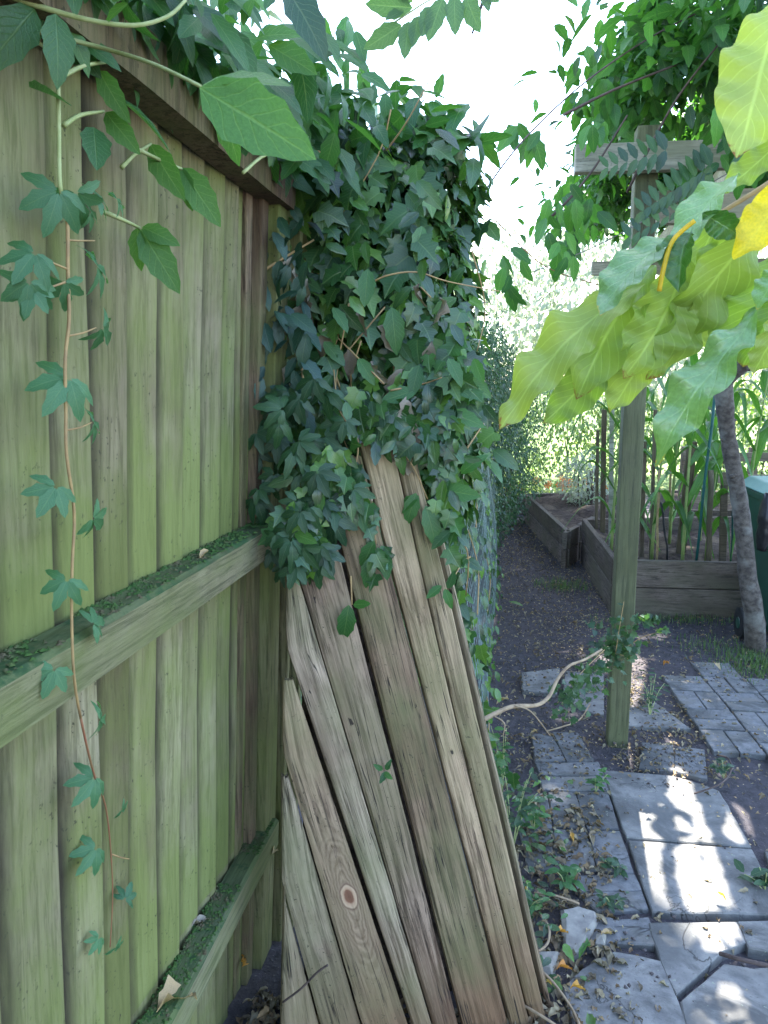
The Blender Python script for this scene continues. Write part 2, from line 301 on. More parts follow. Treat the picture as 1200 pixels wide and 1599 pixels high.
# ------------------------------------------------------------------ object helpers
def mesh(name, verts, faces, m, uvs=None, smooth=False, rnd=None):
    d = bpy.data.meshes.new(name); d.from_pydata([tuple(v) for v in verts], [], faces)
    if m: d.materials.append(m)
    if uvs is not None:
        uv = d.uv_layers.new(name='UVMap')
        li = np.empty(len(d.loops), dtype=np.int32); d.loops.foreach_get('vertex_index', li)
        uv.data.foreach_set('uv', np.asarray(uvs, dtype=np.float32)[li].ravel())
    if rnd is not None:
        a = d.attributes.new('rnd', 'FLOAT', 'POINT'); a.data.foreach_set('value', np.asarray(rnd, dtype=np.float32))
    if smooth: d.polygons.foreach_set('use_smooth', np.ones(len(d.polygons), dtype=bool))
    d.update(); return d
def link(name, d, parent=None):
    o = bpy.data.objects.new(name, d); COL.objects.link(o)
    if parent: o.parent = parent
    return o
def tag(o, label=None, cat=None, group=None, kind=None):
    if label: o['label'] = label
    if cat: o['category'] = cat
    if group: o['group'] = group
    if kind: o['kind'] = kind
    return o
def thing(name, label, cat, loc=(0, 0, 0), group=None):
    o = bpy.data.objects.new(name, None); COL.objects.link(o); o.location = loc; o.empty_display_size = .05
    return tag(o, label, cat, group)
class MB:
    def __init__(s): s.v = []; s.f = []; s.uv = []; s.r = []
    def add(s, v, f, uv=None, r=0.0):
        k = len(s.v); s.v += [tuple(q) for q in v]; s.f += [tuple(i + k for i in q) for q in f]
        s.uv += list(uv) if uv is not None else [(0, 0)] * len(v); s.r += [r] * len(v)
    def box(s, x0, x1, y0, y1, z0, z1, jit=0):
        v = [Vector((x, y, z)) for z in (z0, z1) for x, y in ((x0, y0), (x1, y0), (x1, y1), (x0, y1))]
        if jit: v = [q + Vector([random.uniform(-jit, jit) for _ in range(3)]) for q in v]
        s.add(v, [(0, 3, 2, 1), (4, 5, 6, 7), (0, 1, 5, 4), (1, 2, 6, 5), (2, 3, 7, 6), (3, 0, 4, 7)])
    def hexa(s, v):
        s.add(v, [(0, 3, 2, 1), (4, 5, 6, 7), (0, 1, 5, 4), (1, 2, 6, 5), (2, 3, 7, 6), (3, 0, 4, 7)])
    def tube(s, pts, rad, n=6):
        pts = [Vector(p) for p in pts]; k = len(pts)
        if not hasattr(rad, '__len__'): rad = [rad] * k
        v = []; f = []
        t0 = (pts[1] - pts[0]).normalized(); a = t0.orthogonal().normalized()
        for i, p in enumerate(pts):
            t = (pts[min(i + 1, k - 1)] - pts[max(i - 1, 0)]).normalized()
            a = (a - t * a.dot(t)).normalized(); b = t.cross(a)
            for j in range(n):
                th = 2 * math.pi * j / n
                v.append(p + (a * math.cos(th) + b * math.sin(th)) * rad[i])
        for i in range(k - 1):
            for j in range(n):
                f.append((i * n + j, i * n + (j + 1) % n, (i + 1) * n + (j + 1) % n, (i + 1) * n + j))
        f.append(tuple(range(n - 1, -1, -1))); f.append(tuple((k - 1) * n + j for j in range(n)))
        s.add(v, f)
    def build(s, name, m, parent=None, smooth=False, at=None):
        d = mesh(name, [Vector(q) - at for q in s.v] if at is not None else s.v, s.f, m, s.uv, smooth, s.r)
        o = link(name, d, parent)
        if at is not None: o.location = at
        return o
def bevel(o, wdt=.004, seg=2):
    b = o.modifiers.new('bevel', 'BEVEL'); b.width = wdt; b.segments = seg; b.limit_method = 'ANGLE'; return o
def smooth_path(pts, n=5):
    pts = [Vector(p) for p in pts]; out = []
    for i in range(len(pts) - 1):
        p0 = pts[max(i - 1, 0)]; p1 = pts[i]; p2 = pts[i + 1]; p3 = pts[min(i + 2, len(pts) - 1)]
        for k in range(n):
            t = k / n
            out.append(.5 * ((2 * p1) + (p2 - p0) * t + (2 * p0 - 5 * p1 + 4 * p2 - p3) * t * t + (3 * p1 - p0 - 3 * p2 + p3) * t ** 3))
    out.append(pts[-1]); return out

# ------------------------------------------------------------------ leaf shapes (base at origin, along +Y, face +Z)
def blade_shape(W=.45, n=7, fold=.12, droop=.25, peak=.42, serr=.0, wav=0.0, twist=0.0, tipw=0.0, seed=0):
    rr = random.Random(seed); v = []; f = []; uv = []; w1 = rr.uniform(.9, 1.5); w2 = rr.uniform(1.0, 1.7); am = [rr.uniform(.3, 1.5) for _ in range(n + 2)]
    cols = (-1, -.55, 0, .55, 1) if wav else (-1, 0, 1)
    nc = len(cols)
    for i in range(n + 1):
        t = i / n
        a = t / peak if t < peak else 1 - (t - peak) / (1 - peak)
        w = W * .5 * (math.sin(a * math.pi / 2) ** (.8 if t > peak else .75)) if 0 < t < 1 else W * .5 * tipw * (t == 1)
        if serr and 0 < t < 1: w *= 1 + serr * (1 if i % 2 else -1)
        for c in cols:
            ph = rr.uniform(-.3, .3)
            z = fold * abs(c) * w * 2 - droop * t * t + (wav * am[i] * math.sin(i * w1 + (0 if c < 0 else 1.9) + ph) * abs(c) ** 1.5 if 0 < t < 1 else 0)
            tw = twist * t
            x = c * w * (1 + (wav * .9 * math.cos(i * w2 + c + ph) if wav else 0))
            v.append((x * math.cos(tw), t - (serr * .02 if serr and abs(c) == 1 else 0), z + x * math.sin(tw)))
            uv.append((.5 + .5 * c, t))
    for i in range(n):
        for c in range(nc - 1):
            a = i * nc + c
            f.append((a, a + 1, a + nc + 1, a + nc))
    return v, f, uv
def xform(shape, mtx):
    v, f, uv = shape
    return [mtx @ Vector(q) for q in v], f, uv
def palmate(seed=0, nl=5, n=6, W=.36, droop=.3):
    rr = random.Random(seed); V = []; F = []; U = []
    for k in range(nl):
        a = (k - (nl - 1) / 2) * R(46 if nl == 5 else 55)
        L = 1.0 - .12 * abs(k - (nl - 1) / 2) ** 1.3
        sh = blade_shape(W * rr.uniform(.9, 1.1), n, .1, droop * rr.uniform(.7, 1.5), .5, .14, seed=seed + k)
        mt = Matrix.Rotation(-a, 4, 'Z') @ Matrix.Rotation(rr.uniform(-.35, .1), 4, 'X') @ Matrix.Rotation(rr.uniform(-.3, .3), 4, 'Y') @ Matrix.Scale(L, 4) @ Matrix.Translation((0, .06, 0))
        v, f, uv = xform(sh, mt); b = len(V)
        V += v; U += uv; F += [tuple(i + b for i in q) for q in f]
    return V, F, U
def ivy_shape(seed=0):
    rr = random.Random(seed)
    out = [(0, 0), (.22, -.10), (.50, .12), (.32, .30), (.46, .58), (.20, .60), (0, 1), (-.20, .60), (-.46, .58), (-.32, .30), (-.50, .12), (-.22, -.10)]
    V = [(0, .38, -.02)] + [(x * rr.uniform(.85, 1.15), y * rr.uniform(.92, 1.08), .16 * abs(x) - .22 * y * y + rr.uniform(-.03, .03)) for x, y in out]
    F = [(0, i, i % 12 + 1) for i in range(1, 13)]
    U = [(.5 + v[0], v[1]) for v in V]
    return V, F, U
def quad_shape(seed=0):
    rr = random.Random(seed)
    V = [(0, 0, 0), (.26, .45, .07), (0, 1, -.15), (-.26, .45, .07)]
    return V, [(0, 1, 2), (0, 2, 3)], [(.5, 0), (1, .5), (.5, 1), (0, .5)]
def crumple(seed=0, W=.55):
    rr = random.Random(seed); v, f, uv = blade_shape(W, 6, .5, .5, .45, .1, seed=seed)
    v = [(x * rr.uniform(.5, 1.1), y + rr.uniform(-.05, .05), z + rr.uniform(-.14, .14)) for x, y, z in v]
    return v, f, uv
SH = {
    'blade': [blade_shape(.46, 8, .12, dr, .42, .08, seed=s) for s, dr in enumerate((.1, .3, .5))],
    'palm': [palmate(s, 5, 6, .42, dr) for s, dr in enumerate((.2, .45, .7))] + [palmate(5, 3, 6, .5, .4)],
    'ivy': [ivy_shape(s) for s in range(4)],
    'quad': [quad_shape(s) for s in range(2)],
    'dead': [crumple(s, .5) for s in range(4)],
}
def basis(tip, nrm):
    y = Vector(tip).normalized(); z = Vector(nrm); z = z - y * z.dot(y)
    if z.length < 1e-4: z = y.orthogonal()
    z.normalize(); x = y.cross(z)
    return Matrix((x, y, z)).transposed()
def lm(pos, tip, nrm, size):
    return Matrix.Translation(pos) @ basis(tip, nrm).to_4x4() @ Matrix.Scale(size, 4)

def foliage(root, leaves, kind, m, nparts=0, joined='foliage', label=None, minpx=9):
    """leaves: list of (matrix, variant, size). The ones showing largest become parts, the rest one mesh."""
    shapes = SH[kind]; picks = set()
    if nparts:
        sc = []
        for i, (mt, va, sz) in enumerate(leaves):
            px, py, dep = proj(mt.translation)
            if -30 < px < 1230 and -30 < py < 1630 and dep > .1:
                q = FPX * sz / dep
                if q >= minpx: sc.append((-q, i))
        sc.sort(); picks = set(i for _, i in sc[:nparts])
    meshes = {}
    for i in sorted(picks):
        mt, va, sz = leaves[i]; va %= len(shapes)
        if va not in meshes:
            v, f, uv = shapes[va]; meshes[va] = mesh('leaf', v, f, m, uv, True)
        o = link('leaf', meshes[va], root); o.matrix_world = Matrix.Translation(-root.location) @ mt if False else mt
        o.matrix_local = Matrix.Translation(-Vector(root.location)) @ mt
    rest = [x for i, x in enumerate(leaves) if i not in picks]
    if rest:
        P = []; F = []; U = []; Rn = []; base = 0
        arrs = [(np.array([tuple(q) for q in v]), f, np.array(uv)) for v, f, uv in shapes]
        for mt, va, sz in rest:
            v, f, uv = arrs[va % len(arrs)]
            A = np.array(mt)
            P.append(v @ A[:3, :3].T + A[:3, 3] - np.array(root.location)); U.append(uv)
            F += [tuple(j + base for j in q) for q in f]; base += len(v)
            Rn.append(np.full(len(v), random.random()))
        d = mesh(joined, np.concatenate(P), F, m, np.concatenate(U), True, np.concatenate(Rn))
        o = link(joined, d, root); o['kind'] = 'stuff'
        return o

def rv(a=1.0): return Vector((random.gauss(0, a), random.gauss(0, a), random.gauss(0, a)))
def shell_leaves(ells, count, size, variants=4, thick=.25, droop=.8, out_w=1.0, reject=None):
    """leaves through the outer part of a union of ellipsoids [(centre, radii), ...]"""
    res = []; vol = [e[1][0] * e[1][1] + e[1][1] * e[1][2] + e[1][0] * e[1][2] for e in ells]; tot = sum(vol)
    tries = 0
    while len(res) < count and tries < count * 6:
        tries += 1
        k = random.choices(range(len(ells)), vol)[0]; c, r = ells[k]
        d = rv().normalized(); q = 1 - abs(random.gauss(0, thick)); 
        if q < .2: continue
        bumpy = 1 + .22 * noise.noise(Vector((d.x * 2.3 + c[0], d.y * 2.3 + c[1], d.z * 2.3 + c[2])))
        p = Vector((c[0] + d.x * r[0] * q * bumpy, c[1] + d.y * r[1] * q * bumpy, c[2] + d.z * r[2] * q * bumpy))
        inside = False
        for j, (c2, r2) in enumerate(ells):
            if j != k and ((p.x - c2[0]) / r2[0]) ** 2 + ((p.y - c2[1]) / r2[1]) ** 2 + ((p.z - c2[2]) / r2[2]) ** 2 < .45: inside = True; break
        if inside or p.z < .03: continue
        if reject and reject(p): continue
        n = Vector((d.x / r[0], d.y / r[1], d.z / r[2])).normalized()
        nrm = n * out_w + Vector((0, 0, .6)) + rv(.35)
        tip = Vector((n.x * .5, n.y * .5, -droop)) + rv(.45)
        s = size * random.uniform(.6, 1.25)
        res.append((lm(p, tip, nrm, s), random.randrange(variants), s))
    return res
def stems(root, pts_list, rad, m, name='stem', n=5):
    for pts in pts_list:
        b = MB(); k = len(pts); pp = smooth_path(pts, 4)
        r = [rad * (1 - .5 * i / len(pp)) for i in range(len(pp))]
        b.tube([p - Vector(root.location) for p in pp], r, n); b.build(name, m, root, True)

# ------------------------------------------------------------------ SETTING: ground
xs = np.concatenate([[-90, -40, -15, -6, -3], np.arange(-2, 3.51, .055), [4.5, 6, 9, 15, 40, 90]])
ys = np.concatenate([[-40, -12, -4, -1], np.arange(0, 9.51, .06), [10.5, 12, 15, 20, 30, 60, 150, 300]])
vv = []; 
for y in ys:
    for x in xs:
        z = 0.0
        if -3 < x < 4 and 0 <= y < 10:
            z = .022 * noise.noise(Vector((x * 2.1, y * 2.1, 0))) + .010 * noise.noise(Vector((x * 9, y * 9, 3))) + .006 * noise.noise(Vector((x * 19, y * 19, 5))) - .012
        vv.append((x, y, z))
nx = len(xs)
ff = [(j * nx + i, j * nx + i + 1, (j + 1) * nx + i + 1, (j + 1) * nx + i) for j in range(len(ys) - 1) for i in range(nx - 1)]
g = link('ground', mesh('ground', vv, ff, M['ground'], smooth=True)); tag(g, 'bare brown earth path and garden ground', kind='structure')

# ------------------------------------------------------------------ paving
patio = bpy.data.objects.new('pavement', None); COL.objects.link(patio)
tag(patio, 'uneven paved path of old slabs and grey block pavers', kind='structure')
def slab_poly(name, pts, m, top=.012, th=.045, bev=.004, tilt=0.01, grow=0):
    c = sum(pts, Vector()) / len(pts); n = len(pts)
    if grow: pts = [p + (p - c).normalized() * grow for p in pts]
    if sum(a.x * b.y - b.x * a.y for a, b in zip(pts, pts[1:] + pts[:1])) < 0: pts = pts[::-1]
    ta, tb = random.uniform(-tilt, tilt), random.uniform(-tilt, tilt)
    q = []
    for i in range(n):          # subdivide edges so they can be a little worn
        a, b = pts[i], pts[(i + 1) % n]; ln = (b - a).length; k = max(2, int(ln / .05))
        for j in range(k):
            p = a.lerp(b, j / k); off = .005 * noise.noise(p * 17 + Vector((0, 0, len(name))))
            if j == 0: p = p.lerp(c, .012)
            p = p + (p - c).normalized() * off; q.append(p)
    n = len(q); v = []
    for lvl, ins in ((top - th, 0), (top - bev, 0), (top, bev)):
        for p in q:
            d = (c - p).normalized() * ins
            x, y = p.x + d.x - c.x, p.y + d.y - c.y
            v.append((x, y, lvl + ta * x + tb * y + (.0015 * noise.noise(p * 30) if ins else 0)))
    f = []
    for l_ in range(2):
        for i in range(n):
            f.append((l_ * n + i, l_ * n + (i + 1) % n, (l_ + 1) * n + (i + 1) % n, (l_ + 1) * n + i))
    v.append((0, 0, top)); f += [(2 * n + i, 2 * n + (i + 1) % n, 3 * n) for i in range(n)]
    o = link(name, mesh(name, v, f, m), patio); o.location = (c.x, c.y, 0); return o
def px_slab(name, zz, m, conv=z1, **k): return slab_poly(name, [G(*conv(a, b)) for a, b in zz], m, **k)
for q in [
    [(500, 635), (760, 655), (850, 680), (940, 712), (1066, 930), (590, 893)],
    [(597, 903), (1070, 940), (1180, 1190), (690, 1180)],
    [(675, 1225), (1010, 1222), (1045, 1300), (950, 1335), (780, 1500), (725, 1380)],
    [(800, 1530), (965, 1385), (1120, 1410), (1300, 1560), (1330, 1800), (870, 1800)],
    [(350, 1480), (420, 1405), (540, 1335), (722, 1372), (850, 1700), (430, 1760)],
    [(1020, 1222), (1185, 1215), (1240, 1340), (1060, 1320)],
    [(1120, 950), (1300, 960), (1400, 1200), (1200, 1190)],
    [(600, 395), (700, 372), (832, 472), (598, 462)],
    [(185, 258), (330, 240), (318, 335), (190, 322)],
    [(355, 250), (500, 262), (500, 420), (420, 400), (345, 345)],
    [(1080, 1400), (1240, 1395), (1400, 1500), (1300, 1540)],
]: px_slab('paving_slab', q, M['slab'], grow=.006)
for q in [
    [(650, 525), (763, 532), (770, 630), (640, 620)], [(778, 540), (885, 552), (895, 660), (776, 633)],
    [(225, 495), (298, 490), (350, 590), (240, 590)], [(308, 487), (400, 487), (462, 592), (360, 592)],
    [(245, 602), (476, 600), (495, 648), (262, 648)], [(262, 655), (497, 655), (515, 708), (272, 706)],
    [(290, 718), (388, 718), (428, 852), (312, 846)], [(398, 716), (514, 716), (553, 852), (438, 852)],
    [(312, 862), (428, 864), (466, 1012), (322, 1012)], [(444, 864), (560, 868), (612, 1022), (484, 1018)],
    [(180, 870), (290, 862), (305, 1010), (215, 1010)], [(170, 730), (280, 722), (298, 850), (182, 852)],
    [(400, 1040), (612, 1034), (636, 1092), (405, 1098)], [(415, 1105), (640, 1100), (662, 1165), (480, 1172)],
    [(540, 1212), (668, 1202), (702, 1300), (560, 1292)], [(410, 1185), (530, 1205), (545, 1280), (440, 1310)],
]: px_slab('block_paver', q, M['brick'], top=.008, grow=.010)
# basket-weave block paving at the right
o0 = G(*z6(525, 425)); o1 = G(*z6(860, 915)); ey = (o1 - o0).normalized(); ex = Vector((-ey.y, ey.x, 0)); U_ = (o1 - o0).length / 4
for cx in range(0, 5):
    for cy in range(-1, 9):
        if cy < (0 if cx < 1 else -1) or (cx >= 2 and cy < cx - 2): continue
        if cx == 0 and cy == 4: pass
        b0 = o0 + ex * (cx * U_) + ey * (cy * U_ + (0.0))
        hor = (cx + cy) % 2 == 0
        for k in range(2):
            g_ = .005
            if hor: a, b, c, d = (0, k * .5), (1, k * .5), (1, k * .5 + .5), (0, k * .5 + .5)
            else: a, b, c, d = (k * .5, 0), (k * .5 + .5, 0), (k * .5 + .5, 1), (k * .5, 1)
            pts = [b0 + ex * (p[0] * U_) + ey * (p[1] * U_) for p in (a, b, c, d)]
            cc = sum(pts, Vector()) / 4; pts = [p + (cc - p).normalized() * g_ * 1.3 for p in pts]
            if cx == 0 and cy >= 4: continue
            slab_poly('block_paver', pts, M['brick'], top=.012 + random.uniform(-.003, .003), tilt=.015)
# broken stones at the foot of the boards
for i, q in enumerate([[(330, 1185), (400, 1175), (470, 1195), (478, 1225), (430, 1315), (380, 1350), (345, 1330)], [(470, 1285), (510, 1290), (505, 1330), (465, 1320)], [(235, 1340), (330, 1350), (300, 1440), (240, 1420)]]):
    o = slab_poly('stone', [G(*z1(a, b)) for a, b in q], M['rock'], top=.03 + .01 * i % .02, bev=.014, tilt=.08)

# ------------------------------------------------------------------ FENCE
LEAN = .05
def fx(z, d0): return -(d0 + LEAN * (H - z))
fence = thing('wooden_fence', 'green stained close board fence with mossy rails, vines hanging over it', 'fence', (-.66, 1.0, 0))
FL = Vector(fence.location)
# board edges along Y measured from the photo (upper part) then carried on
edges = [-.62, -.52, -.42, -.32, -.22, -.12, -.02, .08, .18, .28, .38, .47, .57, .66, .76]
for px in (68, 133, 188, 240, 277, 311, 341, 364, 388): edges.append(PF(px, 560 if px > 100 else 520).y)
for i in range(len(edges) - 1):
    y0, y1 = edges[i], edges[i + 1]; b = MB(); j = random.uniform(-.002, .002)
    hh = 2.12; v = []
    nz = 9
    ph = random.uniform(0, 9)
    for k in range(nz + 1):
        z = hh * k / nz; wob = .003 * math.sin(z * 2.2 + ph) + .0012 * math.sin(z * 9 + ph)
        bx = fx(z, .60)
        for (yy, xx) in ((y0 - .010, -.009), (y0 + .002, -.006), (y1 - .003, .008 + j), (y1, .0062 + j), (y1 + .001, -.009)):
            v.append(Vector((bx + xx + wob, yy + (wob if yy > y0 + .01 else 0), z)) - Vector((0, 0, 0)))
    f = []
    for k in range(nz):
        for c in range(4): f.append((k * 5 + c, k * 5 + c + 1, (k + 1) * 5 + c + 1, (k + 1) * 5 + c))
        f.append((k * 5 + 4, k * 5, (k + 1) * 5, (k + 1) * 5 + 4))
    f += [(4, 3, 2, 1, 0), tuple(nz * 5 + c for c in range(5))]
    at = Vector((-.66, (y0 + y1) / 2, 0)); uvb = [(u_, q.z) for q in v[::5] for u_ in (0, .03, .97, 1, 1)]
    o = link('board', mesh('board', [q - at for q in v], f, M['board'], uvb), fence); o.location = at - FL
def rail(zt, hgt, y0, y1, d_f, d_b, slope=.0, mm='rail'):
    b = MB()
    v = []
    for y in np.linspace(y0, y1, 14):
        wv = .002 * math.sin(y * 7)
        for (d, z) in ((d_f, zt - hgt), (d_f, zt - .008), (d_f + .008, zt + slope), (d_b, zt + slope), (d_b, zt - hgt)):
            v.append((fx(z, d) + wv, y, z + wv * .5))
    f = []
    for k in range(13):
        for c in range(5):
            f.append((k * 5 + c, (k + 1) * 5 + c, (k + 1) * 5 + (c + 1) % 5, k * 5 + (c + 1) % 5))
    f += [(0, 1, 2, 3, 4), tuple(13 * 5 + c for c in (4, 3, 2, 1, 0))]
    o = link('rail', mesh('rail', [Vector(q) - FL for q in v], f, M[mm]), fence); o.data.materials.append(M['railtop'])
    for k, p in enumerate(o.data.polygons):
        if k < 65 and k % 5 in (1, 2): p.material_index = 1
    return o
rail(1.275, .078, -.6, 1.72, .535, .59); rail(.425, .078, -.6, 1.80, .535, .59); rail(2.10, .085, -.6, 1.80, .535, .588, mm='brownpost')  # top rail takes the darker brown wood to stand in for its shadow
def upright(name, x0, x1, y0, y1, z0, z1, m, parent=fence, at=FL, bv=.004):
    b = MB(); v = []
    nz = 8
    for k in range(nz + 1):
        z = z0 + (z1 - z0) * k / nz; o_ = -LEAN * (H - z); wv = .002 * math.sin(z * 4 + x0 * 50)
        for x, y in ((x0, y0), (x1, y0), (x1, y1), (x0, y1)): v.append(Vector((x + o_ + wv, y, z)) - at)
    f = [(k * 4 + c, k * 4 + (c + 1) % 4, (k + 1) * 4 + (c + 1) % 4, (k + 1) * 4 + c) for k in range(nz) for c in range(4)]
    f += [(3, 2, 1, 0), tuple(nz * 4 + c for c in range(4))]
    return bevel(link(name, mesh(name, v, f, m), parent), bv)
upright('batten', -.63, -.592, 1.625, 1.66, 0, 2.1, M['brownpost'])
upright('batten', -.63, -.575, 1.675, 1.72, 0, 2.1, M['brownpost'])
upright('post', -.63, -.555, 1.735, 1.83, 0, 2.1, M['post'])
upright('batten', -.60, -.535, 1.845, 1.872, 0, 2.1, M['post'])
upright('board', -.72, -.515, 1.90, 1.925, 0, 2.05, M['post'])
random.seed(15)
for zt, y0_, y1_ in ((1.275, .55, 1.7), (.425, .7, 1.78)):
    b = MB()
    for _ in range(1500):
        y = random.uniform(y0_, y1_); 
        if noise.noise(Vector((y * 6, zt, 0))) < -.35: continue
        d = random.uniform(.538, .588) if random.random() < .6 else random.gauss(.588, .004); r_ = random.uniform(.0015, .006)
        c_ = Vector((fx(zt, d), y, zt + r_ * .2)) - FL
        b.add([c_ + Vector((a1 * r_ * random.uniform(.6, 1.2), a2 * r_ * random.uniform(.6, 1.2), a3 * r_ * random.uniform(.3, .7))) for a1, a2, a3 in ((1, 0, 0), (-1, 0, 0), (0, 1, 0), (0, -1, 0), (0, 0, 1))], [(0, 2, 4), (2, 1, 4), (1, 3, 4), (3, 0, 4)])
    o = b.build('moss', M['moss'], fence); o['kind'] = 'stuff'
# nail heads on the batten
for (px, py) in ((407, 967), (404, 1122), (396, 1285)):
    b = MB(); c = PF(px, py, .571); b.tube([c, c + Vector((.004, 0, 0))], .005, 8); b.build('nail', M['nail'], fence, at=FL)

# ------------------------------------------------------------------ LEANING BOARDS (old fence panel propped on the ivy)
pa = G(440, 1700); pb = G(845, 1592); up = Vector((0, .16, 1)); pn = (pb - pa).cross(up).normalized()
if pn.y > 0: pn = -pn
panel = thing('leaning_fence_panel', 'old panel of weathered grey boards slumped sideways under the ivy', 'fence panel', (pa + pb) / 2)
PL = Vector(panel.location)
JL = [(449, 1040), (446, 1200), (443, 1400), (438, 1610)]
JG = [(440, 1370), (442, 1390), (461, 1472), (482, 1529), (500, 1600)]
JF = [(446, 1190), (448, 1215), (477, 1299), (511, 1387), (526, 1452), (549, 1548), (562, 1610)]
JA = [(449, 1030), (454, 1050), (503, 1180), (538, 1284), (559, 1353), (592, 1429), (615, 1502), (632, 1610)]
JB = [(452, 880), (478, 935), (500, 1000), (523, 1073), (546, 1176), (572, 1249), (592, 1326), (615, 1403), (647, 1479), (653, 1521), (670, 1610)]
JC = [(515, 770), (522, 820), (532, 872), (546, 928), (568, 1012), (576, 1050), (607, 1165), (630, 1242), (649, 1314), (668, 1391), (687, 1468), (707, 1544), (718, 1615)]
JC2 = [(538, 770), (556, 845), (578, 920), (584, 1000), (590, 1060)]
JD = [(556, 640), (572, 712), (570, 748), (588, 808), (608, 884), (636, 976), (651, 1050), (668, 1115), (691, 1196), (714, 1284), (733, 1353), (753, 1418), (772, 1491), (787, 1556), (798, 1615)]
JE = [(604, 640), (618, 712), (636, 800), (664, 920), (682, 1000), (703, 1061), (726, 1176), (741, 1265), (768, 1357), (791, 1433), (810, 1510), (826, 1600)]
JR = [(640, 640), (652, 720), (668, 810), (694, 900), (714, 985), (733, 1050), (756, 1146), (779, 1265), (806, 1380), (829, 1464), (846, 1567)]
_fit = {}
def at_y(J, y):
    k_ = tuple(J)
    if k_ not in _fit: _fit[k_] = np.polyfit([q[1] for q in J], [q[0] for q in J], 2 if J in (JE, JR) else 1)
    return float(np.polyval(_fit[k_], y))
def at_y_old(J, y):
    for (x0, y0), (x1, y1) in zip(J, J[1:]):
        if y <= y1: return x0 + (x1 - x0) * (y - y0) / (y1 - y0)
    (x0, y0), (x1, y1) = J[-2], J[-1]; return x1 + (x1 - x0) * (y - y1) / (y1 - y0)
def plank(L, Rr, ytop, ybot, dep, th=.02, gapl=1.5, gapr=1.5, clip=-1e9, tear=10, knot=None, tearb=14, m=None, seed=0, parent=panel):
    rr = random.Random(seed); tearb = 5; N = 26; C = 14; v = []; f = []; uv = []; u_off = rr.uniform(0, 5)
    wav_ = lambda ym: .9 * noise.noise(Vector((ym * .012, seed * 2.1, 9)))
    for k in range(N + 1):
        t = k / N; row = []
        for c in range(C + 1):
            s = c / C
            yt = ytop + tear * 2.2 * noise.noise(Vector((s * 5, seed * 7.7, 1))) + rr.uniform(-1.5, 1.5) if k == 0 else ytop + (ybot - ytop) * t + (rr.uniform(-tearb, tearb) if k == N else 0)
            ym = ytop + (ybot - ytop) * t
            xl = at_y(L, ym) + gapl + .8 * noise.noise(Vector((ym * .03, seed * 3.3, 0))); xr = at_y(Rr, ym) - gapr + .8 * noise.noise(Vector((ym * .03, seed * 3.3, 5)))
            xl = max(xl, clip); xr = max(xr, xl + 2)
            p = PP(xl + (xr - xl) * s, yt, pa - pn * dep, pn)
            cup = .005 * math.cos((s - .5) * math.pi) + .0025 * noise.noise(Vector((s * 4 + seed, ym * .012, 0))) + .0012 * noise.noise(Vector((s * 22 + seed, ym * .01, 0)))
            if s in (0, 1): cup -= .003
            v.append(p + pn * cup); row.append(p)
        wd = (row[-1] - row[0]).length
        for c in range(C + 1): uv.append(((c / C - .5) * wd + u_off, max(0, row[c].z)))
    n1 = (N + 1) * (C + 1)
    v += [q - pn * (th) for q in v[:]]; uv += [(a + .02, b + .02) for a, b in uv[:]]
    W = C + 1
    for k in range(N):
        for c in range(C):
            a = k * W + c; f.append((a, a + W, a + W + 1, a + 1)); f.append((n1 + a, n1 + a + 1, n1 + a + W + 1, n1 + a + W))
        a = k * W; f.append((a, n1 + a, n1 + a + W, a + W)); a = k * W + C; f.append((a, a + W, n1 + a + W, n1 + a))
    for c in range(C):
        f.append((c, c + 1, n1 + c + 1, n1 + c)); a = N * W + c; f.append((a, n1 + a, n1 + a + 1, a + 1))
    o = link('plank', mesh('plank', [q - PL for q in v], f, m or M['plank'], uv), parent)
    if knot:
        kp = PP(knot[0], knot[1], pa - pn * dep, pn); best = min(range(n1), key=lambda i: (v[i] - kp).length)
        # uv of the knot, interpolated along the row
        k = best // W; row = v[k * W:(k + 1) * W]; s = (kp - row[0]).dot((row[-1] - row[0])) / (row[-1] - row[0]).length_squared
        o['knot'] = (float(u_off + (s - .5) * (row[-1] - row[0]).length), float(kp.z), 0.0)
    else: o['knot'] = (99.0, 99.0, 0.0)
    return o
plank(JL, JG, 1372, 1690, .012, seed=1, tear=2)
plank([(444, 1180)] + JL[2:], JF, 1205, 1602, .006, seed=2, tear=2, gapl=-4) if False else plank(JG, JF, 1212, 1690, clip=441, dep=.004, seed=2, tear=3)
plank(JF, JA, 1062, 1690, clip=443, dep=-.004, seed=3, knot=(545, 1400), gapr=4, m=M['plank_tan'], tear=3, tearb=20)
plank(JA, JB, 815, 1690, clip=448, dep=-.010, seed=4, gapl=4, gapr=.8)
plank(JB, JC, 800, 1690, -.004, seed=5, gapr=3.0, tear=12)
None if True else plank(JC, [(538, 770), (552, 845), (566, 912), (580, 960), (600, 1040), (625, 1150), (655, 1290), (672, 1391), (690, 1468), (709, 1544), (720, 1615)], 780, 960, .01, seed=12, gapl=5, tear=10)
plank([(556, 850), (560, 912), (566, 980), (576, 1050)] + JC[6:], JD, 690, 1608, -.012, seed=6, gapl=-2, gapr=2.2, tear=14) if False else None
plank(JC, JD, 715, 1690, -.010, seed=6, gapl=5, gapr=3, tear=14, m=M['plank_brown'])
plank(JD, JE, 655, 1690, -.014, seed=7, gapr=1.0, m=M['plank_tan'], tear=22)
plank(JE, JR, 660, 1640, -.006, seed=8, gapl=1.8, m=M['plank_tan'], tear=22, tearb=22)
plank([(x + 2, y) for x, y in JR], [(x + 13, y) for x, y in JR], 800, 1640, .03, seed=9, tear=10, th=.03)
